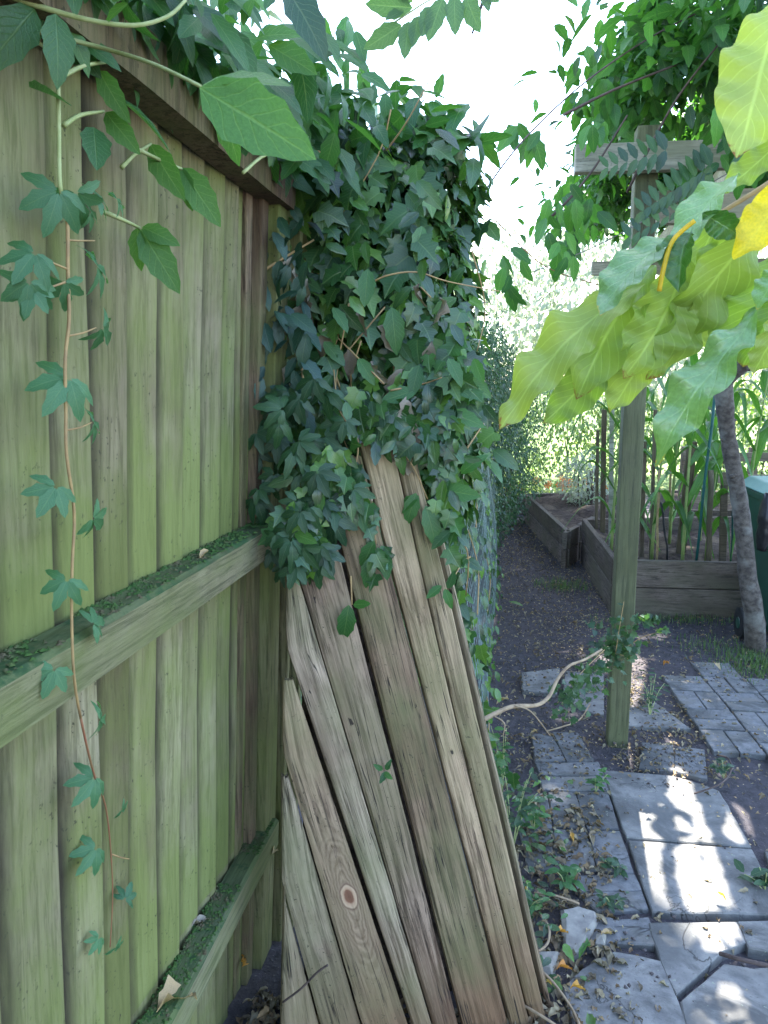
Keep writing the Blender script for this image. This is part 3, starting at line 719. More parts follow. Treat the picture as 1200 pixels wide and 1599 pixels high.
plank([(470, 700), (470, 1300), (480, 1560)], [(560, 700), (590, 1100), (820, 1560)], 760, 1640, .16, seed=10, m=M['soil'])  # dark sheet added behind the planks, stands in for shade in the gaps

def panY(px, py, off=.04): return PP(px, py, pa, pn).y - off
# ------------------------------------------------------------------ PERGOLA
perg = thing('garden_pergola', 'green stained pergola post and pale beams beside the path', 'pergola', G(962, 1163))
QL = Vector(perg.location)
b = MB(); pb0 = G(962, 1163); t0 = PY(990, 262, 3.27)
w_ = .088
def pbox(c0, c1, w, name, m, z_off=0):
    b = MB(); v = []
    for c in (c0, c1):
        for x, y in ((-w / 2, -w / 2), (w / 2, -w / 2), (w / 2, w / 2), (-w / 2, w / 2)): v.append(c + Vector((x, y, 0)) - QL)
    b.hexa(v); return bevel(b.build(name, m, perg), .005)
pbox(pb0 + Vector((.01, .04, -.2)), Vector((t0.x + .05, pb0.y + .04, 2.62)), w_, 'post', M['pergola'])
def beam(a, c, wd, ht, name='beam', m=None, parent=None, at=None):
    a = Vector(a); c = Vector(c); d = (c - a); s = Vector((-d.y, d.x, 0)).normalized() * wd / 2; u = Vector((0, 0, ht / 2)); b = MB()
    at = QL if at is None else at
    b.hexa([q - at for q in (a - s - u, c - s - u, c + s - u, a + s - u, a - s + u, c - s + u, c + s + u, a + s + u)])
    return bevel(b.build(name, m or M['palewood'], parent or perg), .004)
yb = 3.20
l0 = PY(898, 250, yb); l1 = PY(1110, 258, yb)
beam((l0.x, yb, l0.z), (2.6, yb + .12, l0.z), .045, .105)
l2 = PY(1075, 322, 3.36)
beam((l2.x - .12, 3.38, l2.z), (2.6, 3.5, l2.z), .045, .13)
for x_ in (.95, 1.5, 2.05): beam((x_, 2.2, l0.z + .11), (x_ + .1, 6.4, l0.z + .12), .04, .09, 'rafter')
beam((.6, 6.1, l0.z + .01), (2.6, 6.2, l0.z + .01), .045, .1)
pbox(Vector((2.45, 6.12, -.1)), Vector((2.45, 6.12, l0.z)), w_, 'post', M['pergola'])
# thin wires strung from pergola to fence
def cable(pts, rad, m, label, name='wire', cat='wire', group=None, n=5):
    b = MB(); b.tube(smooth_path(pts, 5), rad, n); o = b.build(name, m, smooth=True); tag(o, label, cat, group); return o
cable([PY(708, 375, 2.3), PY(800, 240, 2.5), PY(900, 140, 2.7), PY(1010, 62, 2.9), PY(1110, 10, 3.0)], .0028, M['stem_dark'], 'thin dark stem rising from the ivy up to the pergola foliage', 'climbing_stem', 'stem')
cable([PY(818, 430, 3.0), PY(930, 385, 3.05), PY(1050, 320, 3.1), PY(1165, 255, 3.2)], .0022, M['wire'], 'thin wire running up behind the big yellow green leaves', 'wire')
cable([PY(760, 195, 2.6), PY(752, 260, 2.6), PY(745, 330, 2.55)], .0018, M['stem_red'], 'thin reddish shoot hanging in front of the white sky', 'shoot', 'shoot')
cable([PY(775, 345, 2.7), PY(830, 400, 2.7), PY(870, 425, 2.75), PY(935, 445, 2.8)], .002, M['stem_red'], 'thin tan shoot stretching right from the ivy top', 'shoot', 'shoot')

# ------------------------------------------------------------------ RAISED BEDS
def bed(name, label, cnr, hgt, courses, mats, th=.045, group='raised beds', soil_z=None, soil=True):
    """cnr: ground corners (near-left, near-right, far-right, far-left)"""
    root = thing(name, label, 'raised bed', cnr[0], group); at = Vector(cnr[0]); n = 4
    ch = hgt / courses
    for i in range(4):
        a, c = Vector(cnr[i]), Vector(cnr[(i + 1) % 4]); d = (c - a).normalized(); s = Vector((-d.y, d.x, 0)) * th
        for k in range(courses):
            z0 = k * ch + .003 - (.05 if k == 0 else 0); z1_ = (k + 1) * ch - .003; b = MB(); j = Vector((random.uniform(-.004, .004), random.uniform(-.004, .004), 0))
            aa = a + j + d * (th if i % 2 else 0) ; cc = c + j - d * (th if i % 2 else 0)
            q = [aa, cc, cc + s, aa + s]
            b.hexa([p + Vector((0, 0, z0)) - at for p in q] + [p + Vector((0, 0, z1_)) - at for p in q])
            bevel(b.build('sleeper', mats[i % 2], root), .006)
    if soil:
        zs = soil_z or hgt - .07; N = 22; v = []
        for j in range(N + 1):
            for i in range(N + 1):
                s_, t_ = i / N, j / N
                p = (Vector(cnr[0]) * (1 - s_) + Vector(cnr[1]) * s_) * (1 - t_) + (Vector(cnr[3]) * (1 - s_) + Vector(cnr[2]) * s_) * t_
                c_ = sum((Vector(x) for x in cnr), Vector()) / 4; p = p.lerp(c_, .04)
                v.append(p + Vector((0, 0, zs + .05 * noise.noise(p * 2.2) + .03 * noise.noise(p * 8) + .015 * noise.noise(p * 21))) - at)
        f = [(j * (N + 1) + i, j * (N + 1) + i + 1, (j + 1) * (N + 1) + i + 1, (j + 1) * (N + 1) + i) for j in range(N) for i in range(N)]
        o = link('soil', mesh('soil', v, f, M['soil'], smooth=True), root); o['kind'] = 'stuff'
    return root
mp_ = (M['sleeper'], M['sleeper_y'])
bed('raised_bed', 'two board high raised bed full of corn and stakes behind the post', [(.765, 5.28, 0), (2.75, 5.42, 0), (2.7, 7.5, 0), (.70, 6.95, 0)], .40, 2, mp_, soil_z=.30)
bed('raised_bed', 'dark timber raised bed of bare soil further along the path', [(.545, 7.25, 0), (1.9, 7.75, 0), (1.55, 10.2, 0), (.20, 9.35, 0)], .33, 2, mp_, soil_z=.30) if False else \
bed('raised_bed', 'dark timber raised bed of bare soil further along the path', [(.545, 6.62, 0), (.69, 6.98, 0), (1.7, 9.6, 0), (.22, 9.0, 0)], .33, 2, mp_, soil_z=.29)
bed('raised_bed', 'shallow raised bed seen beyond the corn through the stakes', [(1.8, 8.0, 0), (3.6, 8.2, 0), (3.6, 9.6, 0), (1.9, 9.6, 0)], .34, 1, mp_, soil_z=.3)
# timber edging across the end of the path
b = MB(); ea = G(735, 805); eb = G(905, 800)
edg = thing('timber_edging', 'low dark timber edging across the far end of the path', 'edging', G(735, 805))
for k in range(3):
    beam(ea.lerp(eb, k / 3) + Vector((0, .02 * k, .11)), ea.lerp(eb, (k + 1) / 3 - .01) + Vector((0, .02 * k, .11)), .05, .24, 'board', M['sleeper'], edg, Vector(edg.location))
# heap of soil
hp = thing('soil_heap', 'dark heap of turned soil on the far raised bed', 'soil heap', G(935, 850, .3))
v = []; N = 16
for j in range(N + 1):
    for i in range(N + 1):
        x, y = (i / N - .5) * .7, (j / N - .5) * .7; r_ = math.hypot(x, y)
        v.append((x, y, .12 * max(0, 1 - (r_ / .33) ** 2) + .03 * noise.noise(Vector((x * 9, y * 9, 0))) - .02))
o = link('soil', mesh('soil', v, [(j * (N + 1) + i, j * (N + 1) + i + 1, (j + 1) * (N + 1) + i + 1, (j + 1) * (N + 1) + i) for j in range(N) for i in range(N)], M['soil'], smooth=True), hp); o['kind'] = 'stuff'
hp.location = (.95, 7.75, .30)

# stakes: photo pixels of top and foot, distance, half width, material, label
def stake(t, f_, Y, r, m, label, sq=False, name='stake'):
    p1 = PY(*t, Y); p0 = PY(*f_, Y); b = MB(); at = Vector((p0.x, p0.y, p0.z))
    if sq:
        v = []
        for c in (p0 - Vector((0, 0, .1)), p1):
            for x, y in ((-r, -r * .6), (r, -r * .6), (r, r * .6), (-r, r * .6)): v.append(c + Vector((x, y, 0)) - at)
        b.hexa(v); o = bevel(b.build(name, m), .003)
    else:
        k = 5; pp = [p0.lerp(p1, i / k) + Vector((.004 * math.sin(i * 2), 0, 0)) - at for i in range(k + 1)]; pp[0].z -= .1
        b.tube(pp, r, 8); o = b.build(name, m, smooth=True)
    o.location = at
    tag(o, label, 'stake', 'stakes and canes in the raised bed'); return o
stake((944, 640), (942, 842), 6.75, .022, M['stake'], 'broad grey wooden stake left of the pergola post, middle of three', True)
stake((934, 672), (932, 838), 6.9, .014, M['stake'], 'slim grey wooden stake furthest left in the corn bed', True)
stake((956, 640), (955, 860), 6.2, .018, M['palewood'], 'pale grey stake close against the left side of the green post', True)
stake((1007, 690), (1003, 872), 5.9, .016, M['stake'], 'brown stake just right of the green post', True)
stake((1024, 640), (1017, 872), 5.8, .013, M['stake'], 'thin dark brown stake rising behind the drooping leaf tip', True)
stake((1030, 735), (1026, 876), 5.6, .009, M['bamboo'], 'short bamboo cane right of the thin brown stake', name='cane')
stake((1033, 785), (1044, 870), 5.6, .008, M['blackcane'], 'short black cane leaning left among the corn', name='cane')
stake((1118, 610), (1087, 878), 5.5, .010, M['greencane'], 'tall leaning green plastic cane left of the tree trunk', name='cane')
stake((1111, 735), (1107, 880), 5.5, .020, M['stake'], 'round topped wooden stake between green cane and trunk')
stake((1082, 690), (1062, 872), 6.0, .034, M['stake'], 'wide dark board stake leaning behind the corn stalks', True)
stake((1132, 738), (1130, 880), 5.7, .024, M['pallet'], 'pale square stake just left of the tree trunk', True)
stake((1050, 640), (1046, 850), 6.6, .010, M['bamboo'], 'tall bamboo cane at the back of the corn', name='cane')
stake((1150, 700), (1142, 878), 5.6, .007, M['greencane'], 'thin dark cane partly behind the tree trunk', name='cane')
stake((975, 600), (968, 830), 6.6, .010, M['bamboo'], 'bamboo cane mostly behind the green pergola post', name='cane')

# pallet fence behind
pf = thing('pallet_fence', 'low fence of grey horizontal pallet slats behind the corn', 'fence', (2.3, 7.9, 0)); at = Vector(pf.location)
for z in (.25, .47, .69, .91): beam((1.75, 7.85, z), (4.0, 7.95, z), .02, .09, 'slat', M['pallet'], pf, at)
for x in (1.8, 2.45, 3.1, 3.75):
    b = MB(); b.box(x - .04 - at.x, x + .04 - at.x, 7.90 + .02 - at.y, 8.0 - at.y, -.05, 1.0); bevel(b.build('post', M['pallet'], pf), .004)

# corn plants
def corn_leaf_shape(L, W, rise, seed):
    rr = random.Random(seed); N = 12; v = []; f = []; uv = []
    for i in range(N + 1):
        t = i / N; w = W * (math.sin(min(1, t * 3.2 + .25) * math.pi / 2)) * (1 - t ** 2.2) * .5 + .001
        x = L * .75 * (t ** .9); z = rise * L * math.sin(t * math.pi * .62) * 1.0 - L * .95 * t ** 3.1
        for c in (-1, 0, 1):
            v.append((c * w, x, z + abs(c) * w * .5 + .012 * math.sin(t * 12 + c * 2 + seed) * abs(c))); uv.append((.5 + c * .5, t))
    f = [(i * 3 + c, i * 3 + c + 1, (i + 1) * 3 + c + 1, (i + 1) * 3 + c) for i in range(N) for c in range(2)]
    return v, f, uv
cls = []
for s in range(5):
    sh = corn_leaf_shape(1, .15, .35 + .12 * s, s); cls.append(mesh('leaf', sh[0], sh[1], M['corn'], sh[2], True))
corn_labels = ['corn plant arching leaves out left of the green post', 'corn plant just right of the green post', 'tall corn plant with thick pale stalk in the middle of the bed',
               'corn plant in front of the pallet fence left of the trunk', 'corn plant directly behind the leaning tree trunk', 'corn plant at the back row behind the thick stalk', 'corn plant at the far right behind the bin',
               'back row corn plant behind the green cane', 'corn plant at the back left corner of the bed']
for i, (px, py, Y, hh) in enumerate([(955, 860, 6.0, 1.25), (1018, 870, 5.75, 1.35), (1066, 876, 5.55, 1.5), (1103, 876, 5.8, 1.35), (1160, 870, 5.9, 1.4), (1045, 860, 6.4, 1.5), (1195, 860, 6.2, 1.5), (1092, 862, 6.5, 1.5), (985, 850, 6.6, 1.3)]):
    p = PY(px, py, Y); p.z = .28
    c = thing('corn_plant', corn_labels[i], 'corn', p, 'corn plants in the raised bed')
    b = MB(); lx = random.uniform(-.06, .10)
    b.tube([Vector((lx * (t ** 2), 0, hh * t)) for t in np.linspace(0, 1, 8)], [.014 - .009 * t for t in np.linspace(0, 1, 8)], 7); b.build('stalk', M['cornstalk'], c, True)
    nl = 9; a0 = random.uniform(0, 6)
    for k in range(nl):
        t = .12 + .86 * k / nl; L = .62 * (1 - .3 * abs(t - .5) * 2) * random.uniform(.8, 1.15)
        a = a0 + (k % 2) * math.pi + random.uniform(-.5, .5)
        if i == 0 and k in (3, 5): a = math.pi / 2 + random.uniform(-.2, .3)
        o = link('leaf', cls[(k + i) % 5], c); o.location = (lx * t * t, 0, hh * t); o.rotation_euler = (random.uniform(0, .35), random.uniform(-.2, .2), a); o.scale = (L * 1.0, L, L)

# ------------------------------------------------------------------ TREE TRUNK at the right
tr = thing('fruit_tree', 'slim leaning grey tree trunk with stub branch beside the wheelie bin', 'tree', G(1180, 1010))
TL = Vector(tr.location)
pts = [G(1182, 1012) - Vector((0, 0, .08)), PY(1178, 960, 4.62), PY(1168, 900, 4.62), PY(1163, 840, 4.6), PY(1155, 780, 4.6), PY(1144, 720, 4.58), PY(1136, 670, 4.55), PY(1132, 625, 4.52), PY(1130, 598, 4.5), PY(1142, 582, 4.48), PY(1158, 572, 4.44), PY(1166, 560, 4.4), PY(1165, 500, 4.3), PY(1172, 430, 4.2), PY(1180, 330, 4.1)]
rd = [.068, .056, .052, .049, .047, .045, .045, .050, .056, .050, .045, .040, .036, .03, .02]
pp = smooth_path([p - TL for p in pts], 5); rr_ = np.interp(np.linspace(0, 1, len(pp)), np.linspace(0, 1, len(rd)), rd)
rr_ = [r + .0045 * noise.noise(p * 14) + .003 * noise.noise(p * 34) for r, p in zip(rr_, pp)]
b = MB(); b.tube(pp, rr_, 14); b.build('trunk', M['bark'], tr, True)
b = MB(); b.tube([PY(1132, 610, 4.52) - TL, PY(1122, 588, 4.5) - TL, PY(1116, 592, 4.46) - TL], [.03, .022, .012], 9); b.build('stub', M['bark'], tr, True)
b = MB(); b.tube([PY(1160, 572, 4.44) - TL, PY(1172, 576, 4.42) - TL, PY(1178, 574, 4.4) - TL], [.025, .014, .006], 8); b.build('stub', M['bark'], tr, True)
for (px, py) in ((1150, 660), (1127, 690), (1150, 745)):
    b = MB(); p0 = PY(px - (8 if px > 1140 else -8), py, 4.56) - TL; p1 = PY(px, py - 4, 4.54) - TL; b.tube([p0, p1], [.016, .008], 7); b.build('knot', M['bark'], tr, True)

# ------------------------------------------------------------------ WHEELIE BIN
bx0, by0 = 1.62, 4.80
wb = thing('wheelie_bin', 'dark green wheelie bin with paler lid at the right edge', 'bin', (bx0 + .27, by0 + .33, 0))
b = MB(); BL = Vector(wb.location)
def rect(x0, x1, y0, y1, z): return [Vector((x0, y0, z)) - BL, Vector((x1, y0, z)) - BL, Vector((x1, y1, z)) - BL, Vector((x0, y1, z)) - BL]
b.hexa(rect(bx0 + .05, bx0 + .49, by0 + .06, by0 + .55, .045) + rect(bx0, bx0 + .54, by0, by0 + .64, .90)); bevel(b.build('body', M['bin'], wb), .03, 4)
b = MB(); b.hexa(rect(bx0 - .02, bx0 + .56, by0 - .02, by0 + .66, .885) + rect(bx0 - .02, bx0 + .56, by0 - .02, by0 + .66, .93)); bevel(b.build('rim', M['bin'], wb), .008, 2)
b = MB(); b.hexa(rect(bx0 - .035, bx0 + .575, by0 - .035, by0 + .67, .935) + rect(bx0 + .03, bx0 + .51, by0 + .03, by0 + .6, 1.0)); bevel(b.build('lid', M['binlid'], wb), .012, 3)
b = MB(); b.tube([Vector((bx0 + .03, by0 - .045, .93)) - BL, Vector((bx0 + .51, by0 - .045, .93)) - BL], .016, 10); b.build('handle', M['bin'], wb, True)
wx, wy = 1.53, 4.90
for x in (wx, bx0 + .52):
    b = MB(); b.tube([Vector((x - .03, wy, .10)) - BL, Vector((x - .028, wy, .10)) - BL, Vector((x + .028, wy, .10)) - BL, Vector((x + .03, wy, .10)) - BL], [.08, .1, .1, .08], 22); w_o = b.build('wheel', M['rubber'], wb)
    b = MB(); b.tube([Vector((x - .034, wy, .10)) - BL, Vector((x - .027, wy, .10)) - BL], [.035, .04], 14); b.build('hub', M['bin'], w_o)
b = MB(); b.tube([Vector((wx, wy, .10)) - BL, Vector((bx0 + .52, wy, .10)) - BL], .012, 8); b.build('axle', M['wire'], wb)
# black sack hung on the bin's side
sk = thing('black_bag', 'crumpled black plastic bag hanging from the side of the bin', 'bag', (bx0 - .03, by0 + .02, .9))
v = []; N = 14; Mn = 12
for j in range(N + 1):
    for i in range(Mn):
        th = 2 * math.pi * i / Mn; t = j / N; r = .012 + .035 * math.sin(t * math.pi * .8) ** .7 * (1 + .45 * noise.noise(Vector((math.cos(th) * 2, math.sin(th) * 2, t * 6))))
        v.append((-.012 + r * math.cos(th) * .8, r * math.sin(th) * 1.3, .06 - t * .36))
f = [(j * Mn + i, j * Mn + (i + 1) % Mn, (j + 1) * Mn + (i + 1) % Mn, (j + 1) * Mn + i) for j in range(N) for i in range(Mn)] + [tuple(range(Mn - 1, -1, -1)), tuple(N * Mn + i for i in range(Mn))]
link('sack', mesh('sack', v, f, M['blackbag'], smooth=True), sk)

# ------------------------------------------------------------------ WIRE MESH along the hedge
mshr = thing('wire_netting', 'green plastic coated wire netting sagging along the hedge', 'netting', (-.05, 2.5, 0)); ML = Vector(mshr.location)
def ms(y, z):
    return Vector((-.03 - .13 * (z / 1.45) ** 1.3 - .008 * y + .035 * noise.noise(Vector((y * 1.1, z * 1.7, 0))) + .02 * math.sin(z * 2.2), y + .04 * noise.noise(Vector((y, z * 2, 7))), z + .05 * noise.noise(Vector((y * .9, 2, z * .6)))))
b1 = MB()
zsn = np.arange(.02, 1.46, .06); ysn = np.arange(2.15, 8.6, .07)
cnt = 0
for z in zsn:
    pts = [ms(y, z) - ML for y in np.arange(2.15, 8.61, .13)]
    b = MB(); b.tube(pts, .0012, 3); o = b.build('wire', M['mesh'], mshr)
for y in ysn:
    pts = [ms(y, z) - ML for z in np.arange(.0, 1.47, .12)]
    b = MB(); b.tube(pts, .0012, 3); o = b.build('wire', M['mesh'], mshr)

random.seed(9); lv = []
nlv = thing('netting_ivy', 'ivy leaves and stems poking out through the wire netting', 'ivy', (-.1, 3, 0))
for _ in range(620):
    y = random.uniform(2.15, 7.5); z = random.uniform(.02, 1.5) ** (1.0); p = ms(y, z) + Vector((random.gauss(.0, .02), 0, 0))
    if noise.noise(Vector((y * 1.3, z * 2.2, 4))) < -.05 and z > .3: continue
    s_ = random.uniform(.03, .065); lv.append((lm(p, Vector((.4, random.gauss(0, .5), -.8)), Vector((.8, -.8, .5)) + rv(.3), s_), random.randrange(3), s_))
foliage(nlv, lv, 'blade', M['ivy_oval'], 80)
stems(nlv, [[ms(y, z), ms(y + .1, z + .15) + Vector((.02, 0, 0)), ms(y + .05, z + .3)] for y, z in ((2.4, .3), (2.6, .8), (3.1, 1.0), (3.6, .5), (4.5, 1.1))], .003, M['stem_tan'])
# ------------------------------------------------------------------ HEDGE beyond the boards
random.seed(11)
def hedge(name, label, ells, count, size, m, kind='quad', cat='hedge', parts=0, group=None, stemsn=6, variants=4, out=1.0, pos=None, thick=.25):
    c = pos or Vector((ells[0][0][0], ells[0][0][1], 0)); root = thing(name, label, cat, c, group)
    foliage(root, shell_leaves(ells, count, size, variants, thick=thick, out_w=out), kind, m, parts)
    if stemsn:
        L = []
        for k in range(stemsn):
            e = random.choice(ells); p1 = Vector(e[0]) + Vector((random.uniform(-.5, .5) * e[1][0], random.uniform(-.5, .5) * e[1][1], random.uniform(0, .5) * e[1][2]))
            p0 = Vector((p1.x * .5 + c.x * .5, p1.y * .5 + c.y * .5, 0)); L.append([p0, p0.lerp(p1, .5) + rv(.04), p1])
        stems(root, L, .012, M['stem_dark'])
    return root
hedge('ivy_hedge', 'ivy covered hedge running behind the green wire netting', [((-.60, 3.0, 1.05), (.34, .7, 1.1)), ((-.62, 4.1, 1.0), (.36, .9, 1.15)), ((-.62, 5.4, .95), (.40, 1.0, 1.15)), ((-.62, 6.7, .9), (.42, 1.0, 1.05))],
      11000, .06, M['ivy'], 'ivy', parts=300, out=1.6)
hedge('leafy_bush', 'loose sea green bush at the far end of the hedge', [((-.28, 7.7, 1.05), (.48, .8, 1.25)), ((-.10, 8.7, .9), (.56, .7, 1.1)), ((-.45, 8.6, 1.5), (.65, .7, .9)), ((-.45, 7.0, 1.4), (.42, .7, .85))], 26000, .045, M['hedge'], 'quad', cat='bush', out=1.5)
hedge('leafy_bush', 'small low bush where the hedge meets the timber edging', [((.15, 9.75, .55), (.35, .35, .45)), ((-.1, 9.9, .8), (.35, .4, .6))], 2600, .05, M['bggreen'], 'quad', cat='bush', out=1.2)

# ------------------------------------------------------------------ IVY MASS over the leaning boards
def in_front_of_cam(p): return False
ivy_e = [((-.40, 2.15, 1.85), (.27, .24, .42)), ((-.32, 2.25, 2.15), (.23, .25, .20)), ((-.23, 2.22, 1.75), (.13, .22, .38)), ((-.52, 2.08, 2.13), (.22, .24, .22)), ((-.30, 2.12, 1.48), (.24, .14, .20)), ((-.19, 2.2, 1.45), (.10, .16, .32)), ((-.52, 1.98, 1.62), (.13, .12, .35))]
ivy = thing('ivy_mass', 'big tangle of glossy ivy and creeper spilling over the leaning boards', 'ivy', (-.4, 2.25, 0))
lv = shell_leaves(ivy_e, 6000, .06, 4, thick=.22, out_w=1.0)
# trailing ivy down the face and right edge of the panel
def trail(pxs, Y, n, size, spread=12, dn=.8):
    out = []
    pts = smooth_path([PY(x, y, Y or panY(x, y)) for x, y in pxs], 8)
    for i in range(n):
        p = random.choice(pts) + Vector((random.gauss(0, spread / 570 * .6), random.gauss(0, .015), random.gauss(0, spread / 570 * .6)))
        out.append((lm(p, Vector((random.gauss(0, .6), -.3, -dn + random.gauss(0, .3))), Vector((random.gauss(0, .35), -1, .5 + random.gauss(0, .3))), size * random.uniform(.6, 1.25)), random.randrange(4), size))
    return out
lv += trail([(430, 690), (500, 640), (560, 650), (640, 640), (700, 620)], 1.78, 170, .055, 42)
lv += trail([(668, 600), (682, 700), (694, 800), (712, 900), (730, 1000)], 2.05, 90, .055, 16)
lv += trail([(735, 1000), (755, 1100), (775, 1200)], 2.3, 50, .045, 20)
lv += trail([(470, 860), (480, 800), (520, 700)], 0, 70, .055, 25)
lv += trail([(505, 700), (530, 740), (545, 790)], 0, 60, .05, 22)
lv += trail([(560, 640), (600, 670), (650, 660), (690, 680)], 0, 110, .052, 24)
lv += trail([(580, 790), (586, 850), (590, 890)], 0, 16, .045, 10)
lv += trail([(690, 700), (700, 790), (712, 860)], 0, 50, .052, 14)
ivy_extra = 1
for _ in range(110):
    e = random.choice(ivy_e); d_ = rv().normalized(); d_.y = -abs(d_.y); p = Vector(e[0]) + Vector((d_.x * e[1][0], d_.y * e[1][1], d_.z * e[1][2])) * 1.12; s_ = random.uniform(.07, .10)
    lv.append((lm(p, Vector((random.gauss(0, .6), -.4, -.5)), Vector((random.gauss(0, .5), -.7, random.uniform(.5, 1.4))), s_), random.randrange(4), s_))
for _ in range(44):   # loose trailing strands
    a0 = Vector((random.uniform(-.62, -.12), random.uniform(1.78, 1.98), random.uniform(1.55, 2.35))); q = a0.copy()
    for k in range(random.randrange(4, 9)):
        q = q + Vector((random.gauss(.0, .018), random.gauss(-.006, .01), -.038)); s_ = random.uniform(.045, .085)
        lv.append((lm(q, Vector((random.gauss(0, .7), -.25, -.6)), Vector((random.gauss(0, .5), -1, random.uniform(.2, 1.2))), s_), random.randrange(4), s_))
random.shuffle(lv)
foliage(ivy, lv[:int(len(lv) * .55)], 'ivy', M['ivy'], 170)
foliage(ivy, lv[int(len(lv) * .55):], 'blade', M['ivy_oval'], 130)
lvb = shell_leaves([((-.46, 2.05, 2.27), (.30, .22, .16)), ((-.26, 2.2, 2.26), (.20, .2, .12)), ((-.62, 1.9, 2.2), (.2, .2, .2))], 260, .10, 3, out_w=.6, droop=.4)
foliage(ivy, lvb, 'blade', M['creeper'], 60)
twg = []
for _ in range(14):
    a = Vector((random.uniform(-.6, -.1), random.uniform(1.78, 1.95), random.uniform(1.45, 2.25))); c = a + Vector((random.gauss(0, .12), random.gauss(-.02, .04), random.gauss(-.12, .10)))
    twg.append([a, a.lerp(c, .5) + rv(.025), c])
stems(ivy, twg, .0022, M['stem_tan'], 'twig')
# creepers with five-fingered leaves among the ivy
crp = thing('creeper_cluster', 'dark five fingered creeper hanging where fence meets leaning boards', 'creeper', (-.5, 1.75, 0))
lv = []
spots = [(400, 760), (415, 800), (445, 830), (395, 700), (425, 650), (450, 690), (470, 740), (500, 790), (430, 745), (455, 780), (405, 620), (440, 610), (470, 630), (490, 680), (520, 690), (430, 850), (465, 830), (485, 850), (500, 740), (385, 775), (540, 650), (415, 690), (500, 600), (448, 655), (480, 780), (410, 835), (455, 870), (480, 875), (505, 850), (520, 820), (510, 790), (530, 775), (440, 870), (500, 870), (535, 720), (550, 740)]
for (x, y) in spots:
    for _ in range(2):
        p = PY(x + random.gauss(0, 9), y + random.gauss(0, 9), random.uniform(1.62, 1.74) if x < 445 else panY(x, y, random.uniform(.02, .08))); s = random.uniform(.042, .062)
        lv.append((lm(p, Vector((random.gauss(0, .6), -.3, -.8 + random.gauss(0, .3))), Vector((random.gauss(.1, .3), -1, .5)), s), random.randrange(3), s * 1.6))
foliage(crp, lv, 'palm', M['creeper_dark'], 60)
lv = []
for _ in range(85):
    p = PY(random.uniform(398, 480), random.uniform(315, 640), random.uniform(1.68, 1.80)); s = random.uniform(.045, .08)
    if proj(p)[0] < 410 and random.random() < .6: continue
    lv.append((lm(p, Vector((random.gauss(0, .7), -.2, -.7)), Vector((random.gauss(.2, .5), -.6, 1.0)), s), random.randrange(3), s))
foliage(crp, lv, 'blade', M['blueleaf'], 90)
stems(crp, [[PY(470, 560, 1.8), PY(480, 650, 1.75), PY(498, 720, 1.74), PY(488, 790, 1.74), PY(480, 860, 1.76)], [PY(395, 330, 1.72), PY(396, 430, 1.72), PY(402, 520, 1.72), PY(412, 620, 1.72)], [PY(400, 430, 1.7), PY(440, 405, 1.75), PY(490, 375, 1.85)],
            [PY(560, 700, 1.75), PY(545, 640, 1.8), PY(520, 560, 1.85), PY(550, 470, 1.9)]], .004, M['stem_tan'])
# pale leafy sprays in front of ivy
sp = thing('ivy_sprays', 'paler ivy shoots hanging over the top of the leaning boards', 'ivy', (-.3, 1.8, 0))
lv = []
for (x, y, tx, ty, s) in [(650, 770, -15, 50, 50), (665, 790, 20, 60, 62), (690, 765, 50, 8, 60), (655, 775, -40, 20, 44), (675, 745, 5, -40, 48), (720, 740, 30, -30, 45), (545, 945, -8, 62, 58), (552, 945, 25, -2, 30), (590, 855, 12, 50, 46), (585, 845, -24, 44, 50), (575, 800, -15, -35, 40), (560, 790, 12, 50, 40), (580, 870, -10, 44, 46), (600, 860, 5, 48, 44),
                          (690, 915, -25, 20, 30), (700, 920, 12, -30, 34), (695, 920, 10, 28, 30), (635, 690, -28, -10, 50), (700, 645, 42, 10, 58), (650, 610, -35, 10, 55), (690, 590, 30, 15, 55), (605, 1205, -10, 15, 20), (600, 1207, 15, 12, 18), (603, 1203, 8, -18, 18), (598, 1203, -14, -8, 18), (500, 790, 2, 60, 60), (655, 570, -10, 40, 50), (700, 560, 20, 30, 45), (612, 480, 8, 62, 66), (575, 420, -5, 55, 55), (640, 660, 30, 25, 50),(560,560,20,30,45),(520,480,30,45,45),(740,560,15,40,40)]:
    Yd = panY(x, y, .035) if y > 560 else 1.74; p = PY(x, y, Yd); q = PY(x + tx, y + ty, Yd - .02); sz = s / FPX * 1.85
    lv.append((lm(p, q - p, Vector((random.gauss(0, .3), -1, .55 + random.gauss(0, .2))), sz), random.randrange(3), sz))
foliage(sp, lv, 'blade', M['creeper'], 60)
stems(sp, [[PY(600, 690, panY(600, 690, .03)), PY(640, 720, panY(640, 720, .03)), PY(668, 780, panY(668, 780, .03))], [PY(570, 760, panY(570, 760, .03)), PY(580, 800, panY(580, 800, .03)), PY(588, 850, panY(588, 850, .03))], [PY(548, 900, panY(548, 900, .03)), PY(550, 945, panY(550, 945, .03))], [PY(735, 870, 1.9), PY(722, 880, 1.86), PY(700, 920, panY(700, 920, .03))], [PY(690, 800, panY(690, 800, .03)), PY(730, 860, 1.85), PY(728, 930, 1.9)],
           [PY(610, 610, panY(610, 610, .03)), PY(660, 600, panY(660, 600, .03)), PY(690, 590, 1.73)], [PY(570, 450, 1.8), PY(600, 432, 1.78), PY(650, 425, 1.8), PY(700, 440, 1.85), PY(780, 455, 2.0)], [PY(600, 600, panY(600, 600, .03)), PY(560, 560, 1.75), PY(520, 520, 1.8)], [PY(545, 770, panY(545, 770, .03)), PY(560, 690, panY(560, 690, .03)), PY(530, 640, panY(530, 640, .03)), PY(520, 560, 1.78)], [PY(730, 700, 1.9), PY(770, 640, 2.2)]], .0025, M['stem_tan'])
